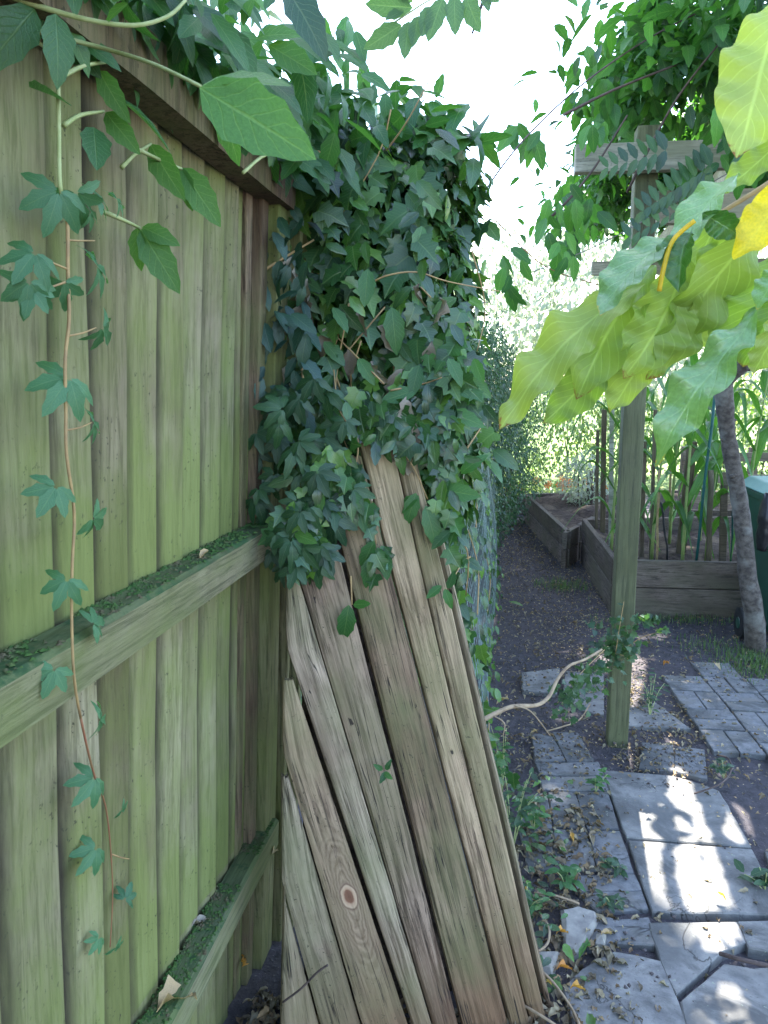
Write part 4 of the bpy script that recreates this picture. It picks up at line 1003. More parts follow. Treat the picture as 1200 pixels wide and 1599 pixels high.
# dead hanging leaves
dl = thing('dead_leaves', 'dry curled grey brown leaves hanging dead inside the ivy', 'dead leaves', (-.4, 1.8, 0)); lv = []
for (x, y, s) in [(480, 460, 60), (475, 480, 55), (470, 500, 60), (455, 420, 45), (520, 530, 50), (600, 520, 40), (655, 455, 30), (690, 480, 40), (675, 550, 45), (455, 590, 60), (470, 620, 60), (465, 640, 60), (545, 560, 45), (580, 580, 40), (635, 640, 50), (640, 700, 45), (560, 500, 35), (630, 590, 40), (460, 440, 40), (610, 600, 35), (650, 680, 50), (635, 720, 40)]:
    p = PY(x, y - s * .4, (panY(x, y, .03) if y > 600 and x > 500 else 1.79) + random.uniform(-.03, .02)); sz = s / FPX * 1.9
    lv.append((lm(p, Vector((random.gauss(0, .25), -.1, -1)), Vector((random.gauss(0, .6), -1, .1)), sz), random.randrange(4), sz))
foliage(dl, lv, 'dead', M['deadhang'], 60)

# ------------------------------------------------------------------ CREEPER over the fence top
random.seed(21)
top = thing('fence_top_creeper', 'broad leafed creeper tumbling over the top of the fence', 'creeper', (-.55, 1.2, 0)); lv = []
for _ in range(1150):
    y = random.uniform(.55, 2.15); t = random.random()
    x = -.62 + random.gauss(.04, .09) + (.06 if y > 1.6 else 0); z = 2.10 + abs(random.gauss(0, .20)) - .02
    if random.random() < .22: x = random.uniform(-.58, -.47); z = 2.16 - abs(random.gauss(0, .05)) * (2.2 if y < 1.0 else .6)
    if x > -.25: continue
    s = random.uniform(.055, .10)
    lv.append((lm(Vector((x, y, z)), Vector((random.gauss(.35, .6), random.gauss(-.1, .5), -.6 + random.gauss(0, .4))), Vector((random.gauss(.4, .4), random.gauss(-.5, .4), .8)), s), random.randrange(3), s))
foliage(top, lv, 'blade', M['creeper'], 300)
lv = []
for (x, y, tx, ty, wd, Y, va) in [(316, 133, 130, -14, 1, .74, 0), (312, 137, 168, 98, 1, .72, 0), (165, 175, 42, 52, 1, .98, 1), (350, 150, 8, 95, 1, 1.05, 1), (235, 225, 40, 75, 1, 1.1, 1), (282, 262, 55, 75, 1, 1.15, 1), (284, 262, 10, 58, 1, 1.15, 1), (280, 265, -35, 5, 1, 1.15, 2), (155, 110, 30, 60, 1, .95, 2), (215, 355, -2, 60, 1, 1.05, 1), (220, 358, 52, 85, 1, 1.05, 1), (222, 355, 48, 20, 1, 1.05, 1),
                            (400, 60, 60, -20, 1, 1.2, 1), (420, 70, 70, 40, 1, 1.2, 0), (380, 40, 10, -50, 1, 1.1, 1), (200, 5, -40, 20, 1, .85, 1), (175, 2, 30, -20, 1, .85, 1)]:
    p = PY(x, y, Y); q = PY(x + tx, y + ty, Y - .01); L = (q - p).length * 1.05
    lv.append((lm(p, q - p, Vector((random.gauss(0, .15), -.7 if y < 136 else -1, 1.0 if y == 133 else .3)), L), va, L))
bigc = thing('large_leaf_creeper', 'two large bright creeper leaves on a long stem near the fence top', 'creeper', (-.4, .95, 1.9))
foliage(bigc, lv, 'blade', M['creeper_big'], 60)
stems(bigc, [[PY(30, 40, .85), PY(70, 52, .86), PY(170, 78, .9), PY(240, 100, .82), PY(314, 135, .74)], [PY(0, -12, .8), PY(60, 10, .82), PY(140, 32, .84), PY(210, 40, .86), PY(262, 26, .88), (PY(290, 0, .9))], [PY(10, 0, .82), PY(45, 55, .86), PY(90, 85, .92)], [PY(96, 120, .86), PY(130, 103, .9), PY(165, 97, .95)], [PY(100, 196, .86), PY(125, 180, .9), PY(162, 174, .97)],
             [PY(190, 262, 1.02), PY(212, 240, 1.05), PY(236, 225, 1.1)], [PY(208, 230, 1.05), PY(250, 250, 1.1), PY(284, 264, 1.15)], [PY(160, 330, .95), PY(195, 345, 1.0), PY(218, 356, 1.05)], [PY(380, 270, 1.3), PY(420, 240, 1.4), PY(480, 238, 1.5)]], .0036, M['stem_pale'])

# hanging strand of creeper down the fence
st = thing('hanging_creeper', 'long thin creeper strand hanging down the fence front with small five fingered leaves', 'creeper', (-.5, .85, 0))
sx_ = [(85, 25), (90, 110), (92, 200), (94, 290), (105, 340), (106, 420), (108, 500), (102, 560), (103, 640), (104, 710), (116, 800), (113, 880), (112, 960), (116, 1060), (130, 1140), (147, 1210), (165, 1260), (173, 1330), (176, 1400), (172, 1480)]
def SD(px, py):
    dd = .52 if 900 < py < 1150 else .53
    p = PF(px, py, .525 + (0 if py < 1050 else min(.05, (py - 1050) / 300 * .05))); return p
pts = smooth_path([SD(x, y) for x, y in sx_], 4); k = int(len(pts) * .18); k2 = int(len(pts) * .72)
def seg(a, c, m, r0, r1):
    b = MB(); q = [p - Vector(st.location) for p in pts[a:c]]; b.tube(q, list(np.linspace(r0, r1, len(q))), 6); b.build('stem', m, st, True)
seg(0, k + 1, M['stem_pale'], .0026, .0024); seg(k, k2 + 1, M['stem_tan'], .0024, .0018); seg(k2, len(pts), M['stem_red'], .0017, .0009)
lv = []
for (x, y, s, a) in [(92, 298, 62, 200), (118, 300, 55, 140), (150, 305, 40, 100), (55, 395, 55, 230), (150, 415, 55, 100), (50, 450, 42, 200), (100, 440, 44, 160), (45, 440, 52, 185), (108, 590, 66, 230), (88, 760, 52, 230), (105, 905, 46, 220), (85, 1045, 42, 215), (145, 810, 44, 120), (160, 512, 46, 120), (145, 660, 40, 110), (145, 975, 40, 95), (155, 1125, 38, 110), (148, 1215, 44, 250), (150, 1325, 38, 250), (190, 1265, 20, 120), (195, 1405, 24, 60), (155, 1465, 22, 250), (180, 1480, 20, 140), (182, 312, 30, 90), (140, 330, 35, 100)]:
    p = SD(x, y); sz = s / FPX * p.length * .62 * .9; sz = s / FPX * (p - CAMP).length * .86
    an = R(a); tip = Vector((.1, math.sin(an) * .8, math.cos(an)))
    tip = Vector((0.15 * math.cos(an), math.sin(an) * .9, math.cos(an)))
    lv.append((lm(p, tip, Vector((.75, -.9, .4)) + rv(.12), sz * 1.12), random.randrange(2), sz * 1.8))
foliage(st, lv, 'palm', M['strand'], 40)
stems(st, [[SD(106, 375), SD(125, 376), SD(148, 376)], [SD(106, 525), SD(130, 520), SD(150, 512)], [SD(104, 672), SD(125, 668), SD(143, 660)], [SD(104, 420), SD(80, 410), SD(62, 402)], [SD(104, 440), SD(75, 450), SD(52, 452)], [SD(175, 1335), SD(190, 1340), SD(202, 1342)]], .0015, M['stem_tan'])

# ------------------------------------------------------------------ WISTERIA spray against the sky
wi = thing('wisteria_spray', 'pale wisteria leaf with paired leaflets against the white sky', 'wisteria', PY(700, 20, 1.4)); lv = []
def z5(a, b): return (400 + a / 2.857, b / 2.857)
for (a, c, d_, e) in [(650, 110, 492, 215), (700, 35, 495, 18), (682, 95, 663, 248), (726, 70, 700, 195), (772, 28, 745, 152), (835, -10, 768, 168), (885, -20, 890, 140), (935, -20, 992, 132), (1010, -30, 1080, 0), (700, 10, 610, -60), (660, 45, 580, 80), (1010, -30, 1040, 40)]:
    p = PY(*z5(a, c), 1.4); q = PY(*z5(d_, e), 1.38); L = (q - p).length * 1.04
    lv.append((lm(p, q - p, Vector((random.gauss(0, .25), -1, -.5)), L), 0, L))
foliage(wi, lv, 'blade', M['wisteria'], 40)
stems(wi, [[PY(*z5(560, 140), 1.4), PY(*z5(680, 60), 1.4), PY(*z5(800, -10), 1.4), PY(*z5(1000, -60), 1.4)]], .002, M['stem_pale'])
stems(wi, [[PY(*z5(1030, -40), 1.42), PY(*z5(990, 70), 1.42), PY(*z5(965, 150), 1.42)]], .0035, M['stem_dark'])
dk = thing('blue_green_leaf_shoot', 'single dark blue green leaf hanging into the sky at the top', 'leaf shoot', PY(440, -30, 1.1)); p = PY(446, -20, 1.1); q = PY(508, 64, 1.08); L = (q - p).length * 1.04
foliage(dk, [(lm(p, q - p, Vector((.4, -1, .2)), L), 1, L)], 'blade', M['creeper_dark'], 5)

# ------------------------------------------------------------------ sun patches: gaps left in the climber above
PATCH = [
    [(560, 470), (580, 500), (625, 660), (615, 690), (580, 640), (555, 530)],
    [(765, 620), (815, 640), (870, 800), (905, 900), (960, 1060), (995, 1165), (975, 1190), (940, 1130), (870, 900), (840, 800), (790, 790), (755, 740)],
    [(640, 795), (690, 810), (670, 860), (755, 945), (705, 930), (725, 1080), (765, 1180), (690, 1180), (650, 960), (655, 870), (635, 820)],
    [(780, 815), (830, 860), (875, 970), (850, 975), (800, 890)],
    [(780, 935), (830, 940), (900, 1050), (945, 1185), (835, 1200), (800, 1080)],
    [(715, 1225), (820, 1225), (885, 1400), (780, 1505), (745, 1420)],
    [(830, 1225), (860, 1225), (915, 1400), (890, 1410)],
    [(870, 1222), (1000, 1225), (1015, 1290), (930, 1395), (900, 1330)],
    [(980, 720), (1050, 780), (1070, 860), (1030, 930), (970, 890), (985, 800)],
    [(950, 1440), (1020, 1370), (1050, 1420), (1090, 1750), (1000, 1750), (950, 1500)],
    [(830, 1599), (905, 1520), (960, 1720), (800, 1750)],
    [(595, 130), (640, 190), (662, 245), (640, 330), (605, 390), (580, 290)],
    [(495, 170), (518, 180), (515, 260), (495, 230)],
    [(1100, 1375), (1190, 1400), (1240, 1600), (1130, 1480)],
    [(730, 750), (745, 770), (742, 812), (725, 800)],
]
PG = [[G(*z1(a, b_)) for a, b_ in P] for P in PATCH]
PB = [(min(p.x for p in P), max(p.x for p in P), min(p.y for p in P), max(p.y for p in P)) for P in PG]
def down_sun(p): return (p.x - SUND.x * p.z / SUND.z, p.y - SUND.y * p.z / SUND.z)
def in_patch(x, y, mg=0.0):
    for P, B in zip(PG, PB):
        if B[0] - mg < x < B[1] + mg and B[2] - mg < y < B[3] + mg:
            if mg: return True
            c = False; j = len(P) - 1
            for i in range(len(P)):
                if (P[i].y > y) != (P[j].y > y) and x < (P[j].x - P[i].x) * (y - P[i].y) / (P[j].y - P[i].y) + P[i].x: c = not c
                j = i
            if c: return True
    return False

# pergola climber: leafy roof above and ahead of the post
random.seed(31)
cl = thing('pergola_climber', 'dense dark climber leaves overhead at upper right on the pergola', 'climber', (1.2, 4.3, 2.6)); lv = []
gx0, gx1, gy0, gy1 = -.1, 2.6, .9, 4.8
tries = 0
while len(lv) < 11500 and tries < 80000:
    tries += 1
    z = random.uniform(2.75, 3.25); gx, gy = random.uniform(gx0, gx1), random.uniform(gy0, gy1)
    p = Vector((gx + SUND.x * z / SUND.z, gy + SUND.y * z / SUND.z, z))
    if p.x < .42 + .06 * noise.noise(p * 3): 
        if random.random() > .03: continue
    s = random.uniform(.07, .11)
    tip = Vector((random.gauss(0, .7), random.gauss(-.2, .7), random.gauss(-.35, .3))).normalized(); nr = Vector((random.gauss(0, .3), random.gauss(0, .3), 1))
    bs_ = basis(tip, nr); ok = True
    for (a, c) in ((0, 0), (0, .5), (0, 1), (.24, .45), (-.24, .45)):
        q = p + bs_ @ Vector((a * s, c * s, -.15 * c * s))
        if in_patch(*down_sun(q)): ok = False; break
    if not ok: continue
    lv.append((lm(p, tip, nr, s), random.randrange(3), s))
tries = 0; n0 = len(lv)
while len(lv) < n0 + 17000 and tries < 90000:
    tries += 1
    z = random.uniform(2.78, 3.1); gx, gy = random.uniform(.33, 1.55), random.uniform(1.35, 4.3)
    if not in_patch(gx, gy, .14): continue
    p = Vector((gx + SUND.x * z / SUND.z, gy + SUND.y * z / SUND.z, z)); s = random.uniform(.03, .055)
    tip = Vector((random.gauss(0, .7), random.gauss(0, .7), random.gauss(-.2, .2))).normalized(); nr = Vector((random.gauss(0, .25), random.gauss(.2, .25), 1)); bs_ = basis(tip, nr); ok = True
    for (a, c) in ((0, 0), (0, .5), (0, 1), (.2, .45), (-.2, .45)):
        if in_patch(*down_sun(p + bs_ @ Vector((a * s, c * s, 0)))): ok = False; break
    if ok: lv.append((lm(p, tip, nr, s), random.randrange(3), s))
# leaves hanging below the beam and out to the left over the path
for (x, y, n_, sx2, sy2, Y) in [(925, 150, 26, 34, 30, 3.6), (960, 110, 40, 40, 45, 3.6), (1020, 160, 60, 50, 45, 3.6), (1110, 190, 60, 40, 30, 3.5), (1070, 100, 60, 70, 50, 3.6), (935, 195, 10, 22, 10, 3.0), (885, 295, 9, 22, 14, 3.0), (915, 315, 9, 26, 12, 3.0), (862, 335, 10, 16, 16, 3.0), (900, 350, 9, 18, 14, 3.0), (790, 400, 7, 18, 12, 2.8), (830, 210, 5, 18, 10, 2.8), (800, 195, 4, 20, 6, 2.8), (1085, 280, 40, 25, 20, 3.2), (1130, 60, 60, 60, 60, 3.4), (1000, 40, 40, 50, 30, 3.5), (870, 380, 10, 20, 15, 2.9), (1170, 180, 60, 30, 60, 2.8), (800,440,4,15,12,2.7)]:
    for _ in range(n_):
        p = PY(random.gauss(x, sx2 * .7), random.gauss(y, sy2 * .7), Y + random.uniform(-.25, .25)); s = random.uniform(.07, .11)
        if in_patch(*down_sun(p)): continue
        lv.append((lm(p, Vector((random.gauss(0, .5), random.gauss(0, .4), -.8)), Vector((random.gauss(0, .5), -1, random.gauss(.1, .5))), s), random.randrange(3), s))
foliage(cl, lv, 'blade', M['vine'], 300)
stems(cl, [[PY(980, 300, 3.2), PY(1010, 240, 3.1), PY(1060, 150, 3.0), PY(1130, 60, 2.9)], [PY(1010, 330, 3.2), PY(1012, 370, 3.2), PY(990, 410, 3.2)], [PY(860, 340, 2.9), PY(890, 310, 2.9), PY(930, 260, 2.95), PY(980, 180, 3.0)], [PY(880, 180, 3.0), PY(960, 140, 3.0), PY(1060, 100, 3.0)]], .006, M['stem_dark'])
# feathery wisteria leaf near beam
fw = thing('feathery_leaf_spray', 'small bright feathery leaf spray below the pergola beam', 'leaf spray', PY(1080, 290, 2.9)); lv = []
for (x0, y0, x1, y1, n_, ll) in [(1110, 260, 1005, 330, 10, 38), (1040, 235, 950, 262, 7, 34), (985, 370, 1060, 330, 6, 25)]:
    for k in range(n_):
        t = k / (n_ - 1); x, y = x0 + (x1 - x0) * t, y0 + (y1 - y0) * t
        for sgn in (-1, 1):
            p = PY(x, y, 2.85); q = PY(x - 14, y + sgn * ll * (1 - .4 * t), 2.85); L = (q - p).length
            lv.append((lm(p, q - p, Vector((0, -1, .6)) + rv(.2), L), 0, L))
foliage(fw, lv, 'blade', M['sprig'], 60)

# ------------------------------------------------------------------ BIG YELLOW-GREEN LEAVES
random.seed(41)
yl = thing('wavy_leaf_branch', 'branch of large wavy yellow green leaves drooping in from the right', 'leafy branch', PY(1210, 300, .95)); YL = Vector(yl.location)
def bigleaf(base, tip, wd, Y0, Y1, m, seed, droop=.12, fold=.18, nrm=None, wav=.055, label=None, peak=.55, twist=0):
    p = PY(*base, Y0); q = PY(*tip, Y1); L = (q - p).length; W = wd / math.hypot(tip[0] - base[0], tip[1] - base[1])
    v, f, uv = blade_shape(W * .95, 22, fold, droop, peak, 0, wav * 1.25, twist, .0, seed)
    rr = random.Random(seed)
    v = [(x + .05 * math.sin(y * 3 + seed), y, z + .03 * math.sin(y * 5 + seed)) for x, y, z in v]
    d = mesh('leaf', v, f, m, uv, True)
    o = link('leaf', d, yl); o.matrix_local = Matrix.Translation(-YL) @ lm(p, q - p, nrm or Vector((rr.gauss(0, .5), -1, rr.gauss(.25, .4))), L)
    sm = o.modifiers.new('sub', 'SUBSURF'); sm.levels = 1; sm.render_levels = 1
    if label: o['label'] = label
    return o
Yg, Gl = M['yellowgreen'], M['glaucous']
BLV = [((1005, 440), (778, 655), 84, .92, .86, Yg), ((1030, 420), (893, 610), 105, .94, .90, Yg), ((985, 540), (845, 652), 72, .98, .95, Yg), ((1030, 500), (945, 638), 74, .97, .94, Yg),
       ((1070, 400), (985, 592), 112, .92, .90, Yg), ((1100, 400), (1035, 598), 95, .94, .92, Yg), ((1135, 400), (1085, 560), 90, .95, .94, Yg), ((1210, 320), (1050, 560), 110, .9, .92, Yg),
       ((1240, 0), (1140, 232), 140, .88, .86, Yg), ((1235, 60), (1118, 165), 90, .92, .9, Yg), ((1230, 380), (1110, 570), 100, .9, .94, Yg), ((1230, 440), (1160, 575), 80, .88, .9, Yg), ((1225, 470), (1190, 590), 70, .84, .86, Yg),
       ((1180, 330), (1100, 500), 95, .93, .94, Yg), ((1150, 330), (1030, 500), 80, .96, .96, Yg), ((1240, 210), (1120, 290), 60, .9, .9, Yg)]
for i, (a, c, wd, y0, y1, m) in enumerate(BLV): bigleaf(a, c, wd, y0, y1, m, 50 + i)
bigleaf((1170, 470), (1026, 722), 82, .84, .80, Gl, 80, nrm=Vector((-.3, -.8, .9)), label='pale glossy leaf with curled brown tip')
bigleaf((1060, 360), (938, 485), 84, .88, .84, Gl, 81, nrm=Vector((-.3, -.6, 1.0)), wav=.03, droop=.05, label='bluish glossy leaf turned to the sky')
bigleaf((1160, 275), (1045, 385), 84, .88, .86, Gl, 82, nrm=Vector((-.3, -.6, 1.0)), wav=.04)
bigleaf((1085, 365), (1045, 440), 62, .86, .84, M['darkcurl'], 83, droop=.3, fold=.5, label='dark green curled leaf')
bigleaf((1100, 330), (1150, 375), 46, .86, .85, M['darkcurl'], 84, droop=.3)
bigleaf((1235, 270), (1150, 400), 74, .86, .84, M['yellow'], 85, label='bright yellow leaf')
bigleaf((1240, 400), (1180, 480), 60, .8, .8, Gl, 86, nrm=Vector((-.3, -.6, 1.0)))
stems(yl, [[Vector((1.62, 2.9, 2.55)), Vector((1.35, 2.0, 2.4)), Vector((.95, 1.3, 2.12)), PY(1300, 235, .97)]], .008, M['bark'], 'branch', 8)
stems(yl, [[PY(1300, 235, .97), PY(1260, 250, .95), PY(1180, 300, .95), PY(1100, 350, .95), PY(1040, 400, .94)]], .004, M['stem_tan'])
b = MB(); b.tube([p - YL for p in smooth_path([PY(1085, 345, .85), PY(1052, 375, .85), PY(1038, 415, .84), PY(1030, 455, .84)], 5)], .0026, 6); b.build('midrib', M['yellow'], yl, True)

# ------------------------------------------------------------------ TALL TREE overhead, unseen, added to cast the shade
random.seed(51)
tt = thing('shade_tree', 'unseen tall tree added to shade the path, crown above the view', 'tree', (7.5, 11.5, 0)); TT = Vector(tt.location)
b = MB(); b.tube([Vector((0, 0, -.2)), Vector((-.2, 0, 3)), Vector((-.8, -.1, 6)), Vector((-2.2, -.4, 8.5)), Vector((-4.5, -.8, 10.5)), Vector((-7, -1, 11.5))], [.35, .28, .24, .18, .12, .05], 12); b.build('trunk', M['bark'], tt, True)
for q in ([(-.8, -.1, 6), (-1.5, -2, 9), (-3, -4, 11)], [(-2.2, -.4, 8.5), (-4, 1.5, 10.5), (-6, 3, 11.5)], [(-4.5, -.8, 10.5), (-6.5, -3, 11.5), (-9, -4, 12)]):
    b = MB(); b.tube([Vector(x) for x in q], [.14, .09, .03], 8); b.build('limb', M['bark'], tt, True)
lv = []; tries = 0
while len(lv) < 9500 and tries < 60000:
    tries += 1
    z = random.uniform(9.8, 12.5); gx, gy = random.uniform(-3.2, 4.0), random.uniform(-1.8, 9.2)
    if ((gx - .3) / 3.7) ** 4 + ((gy - 3.7) / 5.6) ** 4 > 1 + .25 * noise.noise(Vector((gx * .8, gy * .8, 0))): continue
    if in_patch(gx, gy, .24) and gx > .34: continue  # crown left open where sun should reach the patches
    p = Vector((gx + SUND.x * z / SUND.z, gy + SUND.y * z / SUND.z, z))
    s = random.uniform(.3, .5)
    lv.append((lm(p, Vector((random.gauss(0, 1), random.gauss(0, 1), random.gauss(-.3, .3))), Vector((random.gauss(0, .3), random.gauss(.25, .3), 1)), s), random.randrange(2), s))
foliage(tt, lv, 'quad', M['high'], 0, 'crown')

# ------------------------------------------------------------------ BACKGROUND garden
random.seed(61)
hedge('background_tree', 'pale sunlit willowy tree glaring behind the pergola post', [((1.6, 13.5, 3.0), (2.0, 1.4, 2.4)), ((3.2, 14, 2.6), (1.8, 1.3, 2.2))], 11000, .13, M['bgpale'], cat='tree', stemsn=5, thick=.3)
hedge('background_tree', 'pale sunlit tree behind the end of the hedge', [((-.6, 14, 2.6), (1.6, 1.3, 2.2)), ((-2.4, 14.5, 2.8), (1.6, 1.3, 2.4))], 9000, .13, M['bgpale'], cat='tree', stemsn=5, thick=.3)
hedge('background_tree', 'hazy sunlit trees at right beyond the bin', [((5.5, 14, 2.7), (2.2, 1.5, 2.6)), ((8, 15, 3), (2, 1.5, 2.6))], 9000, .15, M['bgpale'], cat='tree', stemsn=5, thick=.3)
hedge('garden_shrub', 'sunlit yellow green shrub beyond the far raised bed', [((1.0, 12.0, .9), (.8, .6, .9)), ((1.9, 12.2, .8), (.7, .6, .8))], 3600, .08, M['bggreen'], cat='shrub', stemsn=3)
hedge('garden_shrub', 'small green shrub behind the corn at the right', [((3.4, 11.5, .9), (1.3, .6, .95))], 3000, .08, M['bggreen'], cat='shrub', stemsn=3)
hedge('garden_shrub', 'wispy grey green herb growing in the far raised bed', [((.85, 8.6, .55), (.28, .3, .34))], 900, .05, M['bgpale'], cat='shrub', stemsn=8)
# flowers behind the edging
for i, (px, py, lab) in enumerate([(765, 765, 'orange flower clump left behind the timber edging'), (815, 772, 'orange flower clump in the middle behind the timber edging'), (858, 772, 'orange flower clump right behind the timber edging'), (905, 770, 'orange flower clump nearest the far raised bed')]):
    p = G(px, py + 15); p.z = 0; p.y = min(p.y, 11.5)
    fl = thing('flower_clump', lab, 'flowers', p, 'flower clumps behind the edging'); lv = []
    for _ in range(130):
        lv.append((lm(p + Vector((random.gauss(0, .16), random.gauss(0, .12), abs(random.gauss(.15, .1)))), rv(), Vector((random.gauss(0, .3), -.3, 1)), .07), 0, .07))
    foliage(fl, lv, 'quad', M['bggreen'], 0)
    for _ in range(9):
        c = Vector((random.gauss(0, .16), random.gauss(0, .1), random.uniform(.2, .34))); b = MB()
        for k in range(6):
            a = k * math.pi / 3; b.add([c, c + Vector((math.cos(a - .35), -.3, math.sin(a - .35))) * .035, c + Vector((math.cos(a), -.5, math.sin(a))) * .05, c + Vector((math.cos(a + .35), -.3, math.sin(a + .35))) * .035], [(0, 1, 2, 3)])
        b.build('flower', M['flower'], fl)

# ------------------------------------------------------------------ bare branch and sprig at the post
br = thing('bare_branch', 'bare tan branch arching from the boards towards the green post', 'branch', PY(752, 1125, 2.1))
stems(br, [[PY(752, 1126, 2.1), PY(768, 1118, 2.12), PY(800, 1104, 2.2), PY(838, 1102, 2.3), PY(858, 1088, 2.38), PY(872, 1060, 2.45), PY(890, 1040, 2.5), PY(915, 1030, 2.6), PY(940, 1015, 2.75)]], .008, M['branch_tan'], 'branch', 8)
stems(br, [[PY(770, 1118, 2.12), PY(788, 1130, 2.1), PY(786, 1150, 2.1)], [PY(805, 1103, 2.2), PY(830, 1112, 2.2), PY(860, 1150, 2.2)]], .003, M['branch_tan'], 'twig')
sg = thing('ivy_sprig', 'dark small leaved sprig tied round the green post', 'sprig', PY(965, 1010, 3.1)); lv = []
for _ in range(150):
    p = PY(random.gauss(962, 20), random.gauss(1008, 20), random.uniform(3.05, 3.2)); s = random.uniform(.018, .04)
    lv.append((lm(p, rv() - Vector((0, 0, .4)), rv() + Vector((0, -1, .6)), s), random.randrange(4), s))
for _ in range(150):
    t = random.random(); p = PY(945 - 70 * t + random.gauss(0, 10), 1035 + 70 * t + random.gauss(0, 14), 2.8 - .35 * t + random.uniform(-.05, .05)); s = random.uniform(.015, .032)
    lv.append((lm(p, rv() - Vector((0, 0, .4)), rv() + Vector((0, -1, .6)), s), random.randrange(4), s))
for _ in range(30):
    t = random.random(); p = PY(990 + 45 * t + random.gauss(0, 3), 985 - 3 * math.sin(t * 3) * 8 + random.gauss(0, 5) + 10 * t, 3.1); s = random.uniform(.02, .04)
    lv.append((lm(p, rv(), rv() + Vector((0, -1, .6)), s), random.randrange(4), s))
foliage(sg, lv, 'ivy', M['sprig'], 120, minpx=8)
stems(sg, [[PY(925, 1022, 3.0), PY(950, 1020, 3.08), PY(975, 1025, 3.1), PY(985, 1035, 3.08)], [PY(962, 1020, 3.08), PY(968, 980, 3.08), PY(975, 940, 3.08)], [PY(980, 1010, 3.1), PY(1005, 995, 3.1), PY(1028, 988, 3.1)], [PY(950, 1010, 3.0), PY(900, 1060, 2.7), PY(870, 1100, 2.5)]], .0022, M['stem_tan'])

# weeds growing at the foot of the netting
random.seed(71)
def weed(px, py, n, hh, spread, size, m, label, kind='blade', name='weed', up_=1.0):
    c = G(px, py); root = thing(name, label, 'weed', c, 'weeds along the path edge'); lv = []; sl = []
    for k in range(max(3, n // 8)):
        a = rv(); e = c + Vector((a.x * spread, a.y * spread * .6, hh * random.uniform(.5, 1))); mid = c.lerp(e, .5) + Vector((0, 0, hh * .15)); sl.append([c, mid, e])
        for j in range(8):
            t = random.uniform(.2, 1); p = c.lerp(mid, t * 2) if t < .5 else mid.lerp(e, t * 2 - 1)
            s = size * random.uniform(.6, 1.3)
            lv.append((lm(p + rv(.008), Vector((random.gauss(0, .7), random.gauss(0, .7), .1)), Vector((random.gauss(0, .3), -.4, 1)), s), random.randrange(3), s))
    foliage(root, lv, kind, m, 24, minpx=10); stems(root, sl, .002, M['stem_pale']); return root
weed(800, 1330, 60, .32, .06, .035, M['sprig'], 'tall wispy green weed beside the lower right board edge', 'blade')
weed(785, 1240, 60, .30, .06, .035, M['creeper'], 'leafy weed in the netting beside the boards')
weed(835, 1300, 40, .16, .07, .035, M['creeper'], 'low dark weed on the block pavers near the boards')
weed(930, 1240, 24, .08, .03, .035, M['creeper'], 'small bright weed in the joint left of the big slab')
weed(885, 1395, 24, .12, .03, .04, M['creeper'], 'small three leaved seedling beside the lower pavers')
weed(815, 1420, 16, .12, .03, .035, M['creeper_dark'], 'small dark weed against the board foot')
weed(970, 1370, 24, .06, .04, .03, M['creeper_dark'], 'small dark weed on the edge of the sunlit slab')
weed(1195, 1395, 30, .08, .05, .05, M['creeper_dark'], 'dark leafy weed at the right edge of the slabs')
weed(1015, 1120, 40, .22, .05, .03, M['sprig'], 'thin weed standing right of the green post')
weed(820, 1430, 30, .1, .05, .03, M['creeper'], 'low weed by the broken stone')
weed(1130, 1215, 20, .08, .03, .03, M['sprig'], 'small weed in the gap beside the block paving')
weed(955, 1420, 20, .06, .04, .03, M['creeper_dark'], 'low weed in the slab joint below the sunlit slab')
# curved twigs lying about
for lab, pts_ in [('pale looping twig beside the board foot', [(845, 1430), (858, 1450), (855, 1475), (835, 1490)]), ('long pale twig lying from the boards across the stones', [(825, 1500), (860, 1530), (890, 1570), (905, 1600)]),
                  ('short pale twig lying below the bare branch', [(855, 1142), (880, 1135), (905, 1125), (922, 1100)]), ('pale twig on pavers under the seedling', [(835, 1395), (870, 1400), (905, 1412)]),
                  ('dark stick lying across the slab corner at lower right', [(1125, 1490), (1160, 1500), (1215, 1512)]), ('curved dark root looping over the hole by the paving', [(1085, 1240), (1125, 1225), (1142, 1205), (1138, 1185), (1120, 1180)]), ('pale twig at the bottom of the boards', [(800, 1560), (850, 1590), (880, 1610)])]:
    dark = 'dark' in lab; b = MB(); P_ = smooth_path([G(x, y, .035 + .02 * (i % 2)) for i, (x, y) in enumerate(pts_)], 5); b.tube(P_, .006 if 'stick' in lab else .0035, 7)
    tag(b.build('twig', M['stem_dark'] if dark else M['branch_tan'], smooth=True), lab, 'twig', 'twigs lying on the paving')
# brown sticks in debris at the foot of boards
for lab, pts_ in [('dark bent stick in the litter left of the board foot', [(442, 1566), (470, 1545), (495, 1520), (512, 1508)])]:
    b = MB(); P_ = smooth_path([PY(x, y, 1.42) for x, y in pts_], 5); b.tube(P_, .0025, 7); tag(b.build('stick', M['stem_dark'], smooth=True), lab, 'stick')

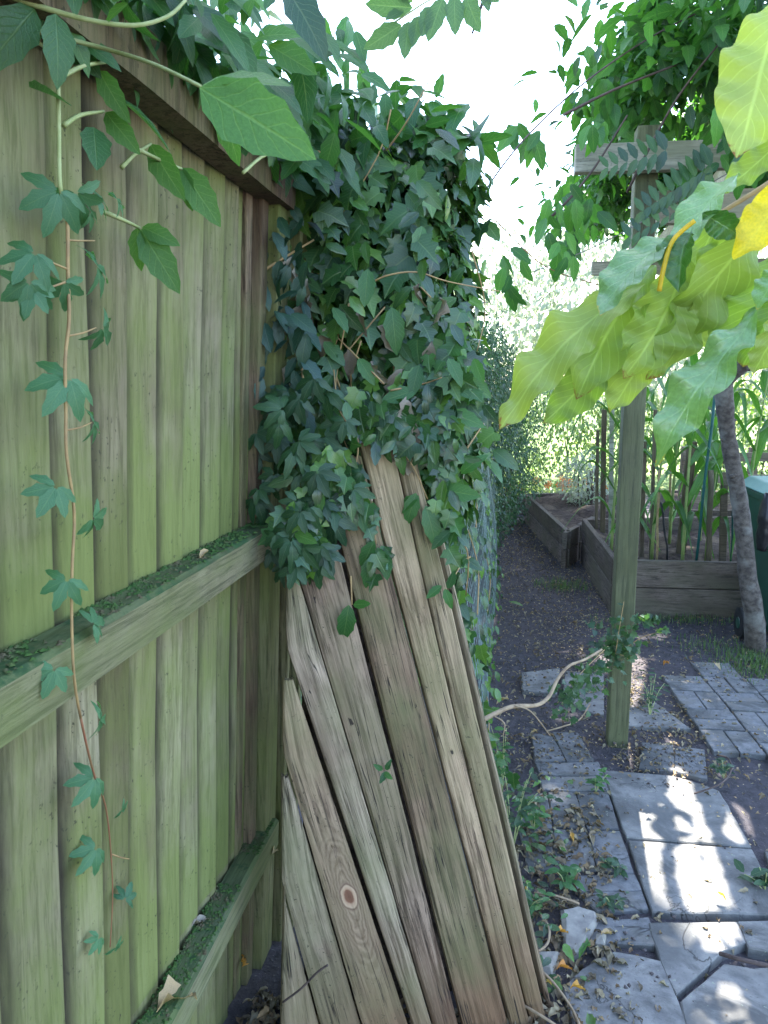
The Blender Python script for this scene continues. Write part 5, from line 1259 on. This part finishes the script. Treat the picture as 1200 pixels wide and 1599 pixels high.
# ------------------------------------------------------------------ fallen leaves one can pick out
def fallen(p, s, m, lab, nrm=(0, 0, 1), tip=None, sh='dead', va=0, group='fallen leaves'):
    v, f, uv = SH[sh][va % len(SH[sh])]; o = link('fallen_leaf', mesh('fallen_leaf', v, f, m, uv, True))
    o.matrix_world = lm(p, tip or Vector((random.gauss(0, 1), random.gauss(0, 1), 0)), Vector(nrm), s); tag(o, lab, 'fallen leaf', group)
rl = lambda px, py, zt: G(px, py, zt)
fallen(G(245, 1580, .432), .10, M['dryleaf'], 'large dry tan leaf lying on the lower fence rail', tip=Vector((.3, .8, 0)))
fallen(G(300, 1445, .432), .05, M['deadhang'], 'small crumpled brown leaf halfway along the lower rail', va=1)
fallen(G(325, 860, 1.285), .03, M['dryleaf'], 'small orange tan leaf on the upper fence rail near its end', va=2)
fallen(PF(380, 1510, .575), .05, M['orangeleaf'], 'orange leaf caught against the fence post low down', nrm=(1, -.4, .6), va=1)
fallen(PF(425, 1335, .53), .04, M['dryleaf'], 'curled pale leaf at the end of the lower rail', nrm=(.4, -.6, .6), va=3)
for (a, c, s, mm, lab) in [(320, 1385, .05, 'orangeleaf', 'orange leaf on the stones nearest the board foot'), (372, 1460, .045, 'orangeleaf', 'reddish orange leaf just left of the bottom slab'), (318, 1250, .045, 'orangeleaf', 'brown orange leaf by the broken stone'), (300, 1450, .035, 'orangeleaf', 'tiny orange leaf between boards and bottom slab'), (450, 1285, .05, 'creeper_big', 'blue green fallen leaf beside the broken stone'),
                           (932, 1092, .03, 'yellow', 'small yellow leaf in the sun streak'), (375, 865, .03, 'orangeleaf', 'small yellow leaf on the left pavers'), (750, 213, .06, 'orangeleaf', 'long orange leaf on the earth right of the post'), (925, 213, .05, 'dryleaf', 'pale curled leaf at the top of the block paving'), (135, 350, .06, 'dryleaf', 'orange tan leaf on the earth beside the netting'), (245, 475, .03, 'dryleaf', 'pale chip on the earth at the start of the pavers'), (440, 1560, .05, 'grass', 'pale green leaf at the bottom edge of the slab'), (490, 1255, .045, 'dryleaf', 'pink grey leaf right of the broken stone'), (210, 1090, .04, 'orangeleaf', 'yellow leaf at the right of the boards'), (380, 440, .07, 'deadhang', 'brown grey leaf beside the short twig')]:
    fallen(G(*z1(a, c), .045), s, M[mm], lab, va=random.randrange(4))
fallen(G(795, 940, .03), .12, M['creeper_big'], 'blue green leaf lying alone on the earth path', sh='blade')

random.seed(77); lv = []
gi = thing('ground_ivy', 'low ivy leaves creeping over the stones at the right foot of the boards', 'ivy', G(830, 1400))
for _ in range(120):
    p = G(random.gauss(835, 26), random.uniform(1230, 1570)); p.z = random.uniform(.02, .07); s = random.uniform(.025, .05)
    lv.append((lm(p, Vector((random.gauss(0, 1), random.gauss(0, 1), .1)), Vector((random.gauss(0, .3), -.4, 1)), s), random.randrange(3), s))
foliage(gi, lv, 'blade', M['ivy_oval'], 60)
# litter, grass
random.seed(81)
def scatter(name, label, regions, shape, m, size, zoff=.004, kind='litter', flat=.3):
    lv = []
    for (x0, x1, y0, y1, n_) in regions:
        for _ in range(n_):
            p = Vector((random.uniform(x0, x1), random.uniform(y0, y1), zoff + random.uniform(0, .012)))
            s = size * random.uniform(.4, 1.5)
            lv.append((lm(p, Vector((random.gauss(0, 1), random.gauss(0, 1), random.gauss(0, .25))), Vector((random.gauss(0, flat), random.gauss(0, flat), 1)), s), random.randrange(4), s))
    root = foliage(type('R', (), {'location': (0, 0, 0)})() if False else _stuff_root, lv, shape, m, 0, name)
    root.parent = None; root.location = (0, 0, 0); tag(root, label, kind, kind='stuff'); return root
_stuff_root = bpy.data.objects.new('leaf_litter_group', None); _stuff_root.location = (0, 0, 0); COL.objects.link(_stuff_root)
scatter('leaf_litter', 'scattered brown leaf crumbs over the path and paving', [(-.05, .75, 3.2, 9, 1500), (.2, 2.4, 4.0, 5.3, 500), (-.1, .4, 1.5, 3.3, 900), (.35, 1.2, 1.5, 4.2, 350), (.95, 1.6, 2.2, 4.2, 160), (.5, .95, 3.0, 3.9, 350)], 'dead', M['litter'], .022)
scatter('leaf_litter', 'drift of dead leaves at the foot of the leaning boards', [(-.62, -.1, 1.34, 1.66, 900), (-.1, .25, 1.4, 1.68, 350), (.08, .36, 1.7, 2.7, 420)], 'dead', M['litter'], .032, .01)
scatter('pale_grit', 'pale chips of bark and grit on the earth path', [(-.05, .8, 3.0, 8.5, 2200), (.2, 2.2, 3.9, 5.3, 700), (.5, 1.4, 2.4, 4.2, 500)], 'quad', M['dryleaf'], .012)
SH['clod'] = []
for s_ in range(3):
    r_ = random.Random(s_); cv = [(x * r_.uniform(.6, 1.2), y * r_.uniform(.6, 1.2), z * r_.uniform(.4, .8)) for x, y, z in ((.5, 0, 0), (-.5, 0, 0), (0, .5, 0), (0, -.5, 0), (0, 0, .5), (0, 0, -.5))]
    SH['clod'].append((cv, [(0, 2, 4), (2, 1, 4), (1, 3, 4), (3, 0, 4), (2, 0, 5), (1, 2, 5), (3, 1, 5), (0, 3, 5)], [(.5, .5)] * 6))
scatter('earth_crumbs', 'crumbs of dark earth strewn over the path and paving joints', [(-.05, .85, 2.9, 8.5, 3500), (.2, 2.2, 4.0, 5.3, 1600), (.3, 1.4, 1.5, 4.2, 70), (-.1, .45, 1.5, 3.4, 220)], 'clod', M['clod'], .013)
bpy.data.objects.remove(_stuff_root)
def tuft(name, label, regions):
    V = []; F = []; Rn = []; U = []
    for (cx, cy, rx, ry, n_, hh) in regions:
        for _ in range(n_):
            x, y = random.gauss(cx, rx), random.gauss(cy, ry); h = hh * random.uniform(.4, 1.2); a = random.uniform(0, 6.28); wv = .0022; l_ = random.uniform(.1, .8) * h
            dx, dy = math.cos(a), math.sin(a); k = len(V)
            V += [(x - dy * wv, y + dx * wv, -.01), (x + dy * wv, y - dx * wv, -.01), (x + dx * l_ * .4 + dy * wv * .8, y + dy * l_ * .4 - dx * wv * .8, h * .6), (x + dx * l_ * .4 - dy * wv * .8, y + dy * l_ * .4 + dx * wv * .8, h * .6), (x + dx * l_, y + dy * l_, h)]
            F += [(k, k + 1, k + 2, k + 3), (k + 3, k + 2, k + 4)]; Rn += [random.random()] * 5; U += [(.5, .5)] * 5
    o = link(name, mesh(name, V, F, M['grass'], U, False, Rn)); tag(o, label, 'grass', kind='stuff')
g1, g2, g3, g4 = G(880, 915), G(1060, 968), G(1195, 1040), G(1150, 1005)
tuft('grass', 'thin grass tufts along the corn bed and the path', [(g1.x, g1.y, .12, .10, 240, .05), (g2.x, g2.y, .22, .06, 230, .04), (g2.x + .2, g2.y + .02, .3, .05, 60, .04), (.8, 5.15, .06, .1, 40, .04)])
tuft('grass', 'patch of green grass beside the block paving at right', [(g3.x, g3.y, .14, .16, 1000, .04), (g4.x - .1, g4.y - .1, .18, .08, 110, .035), (g3.x - .15, g3.y + .3, .15, .12, 110, .035)])
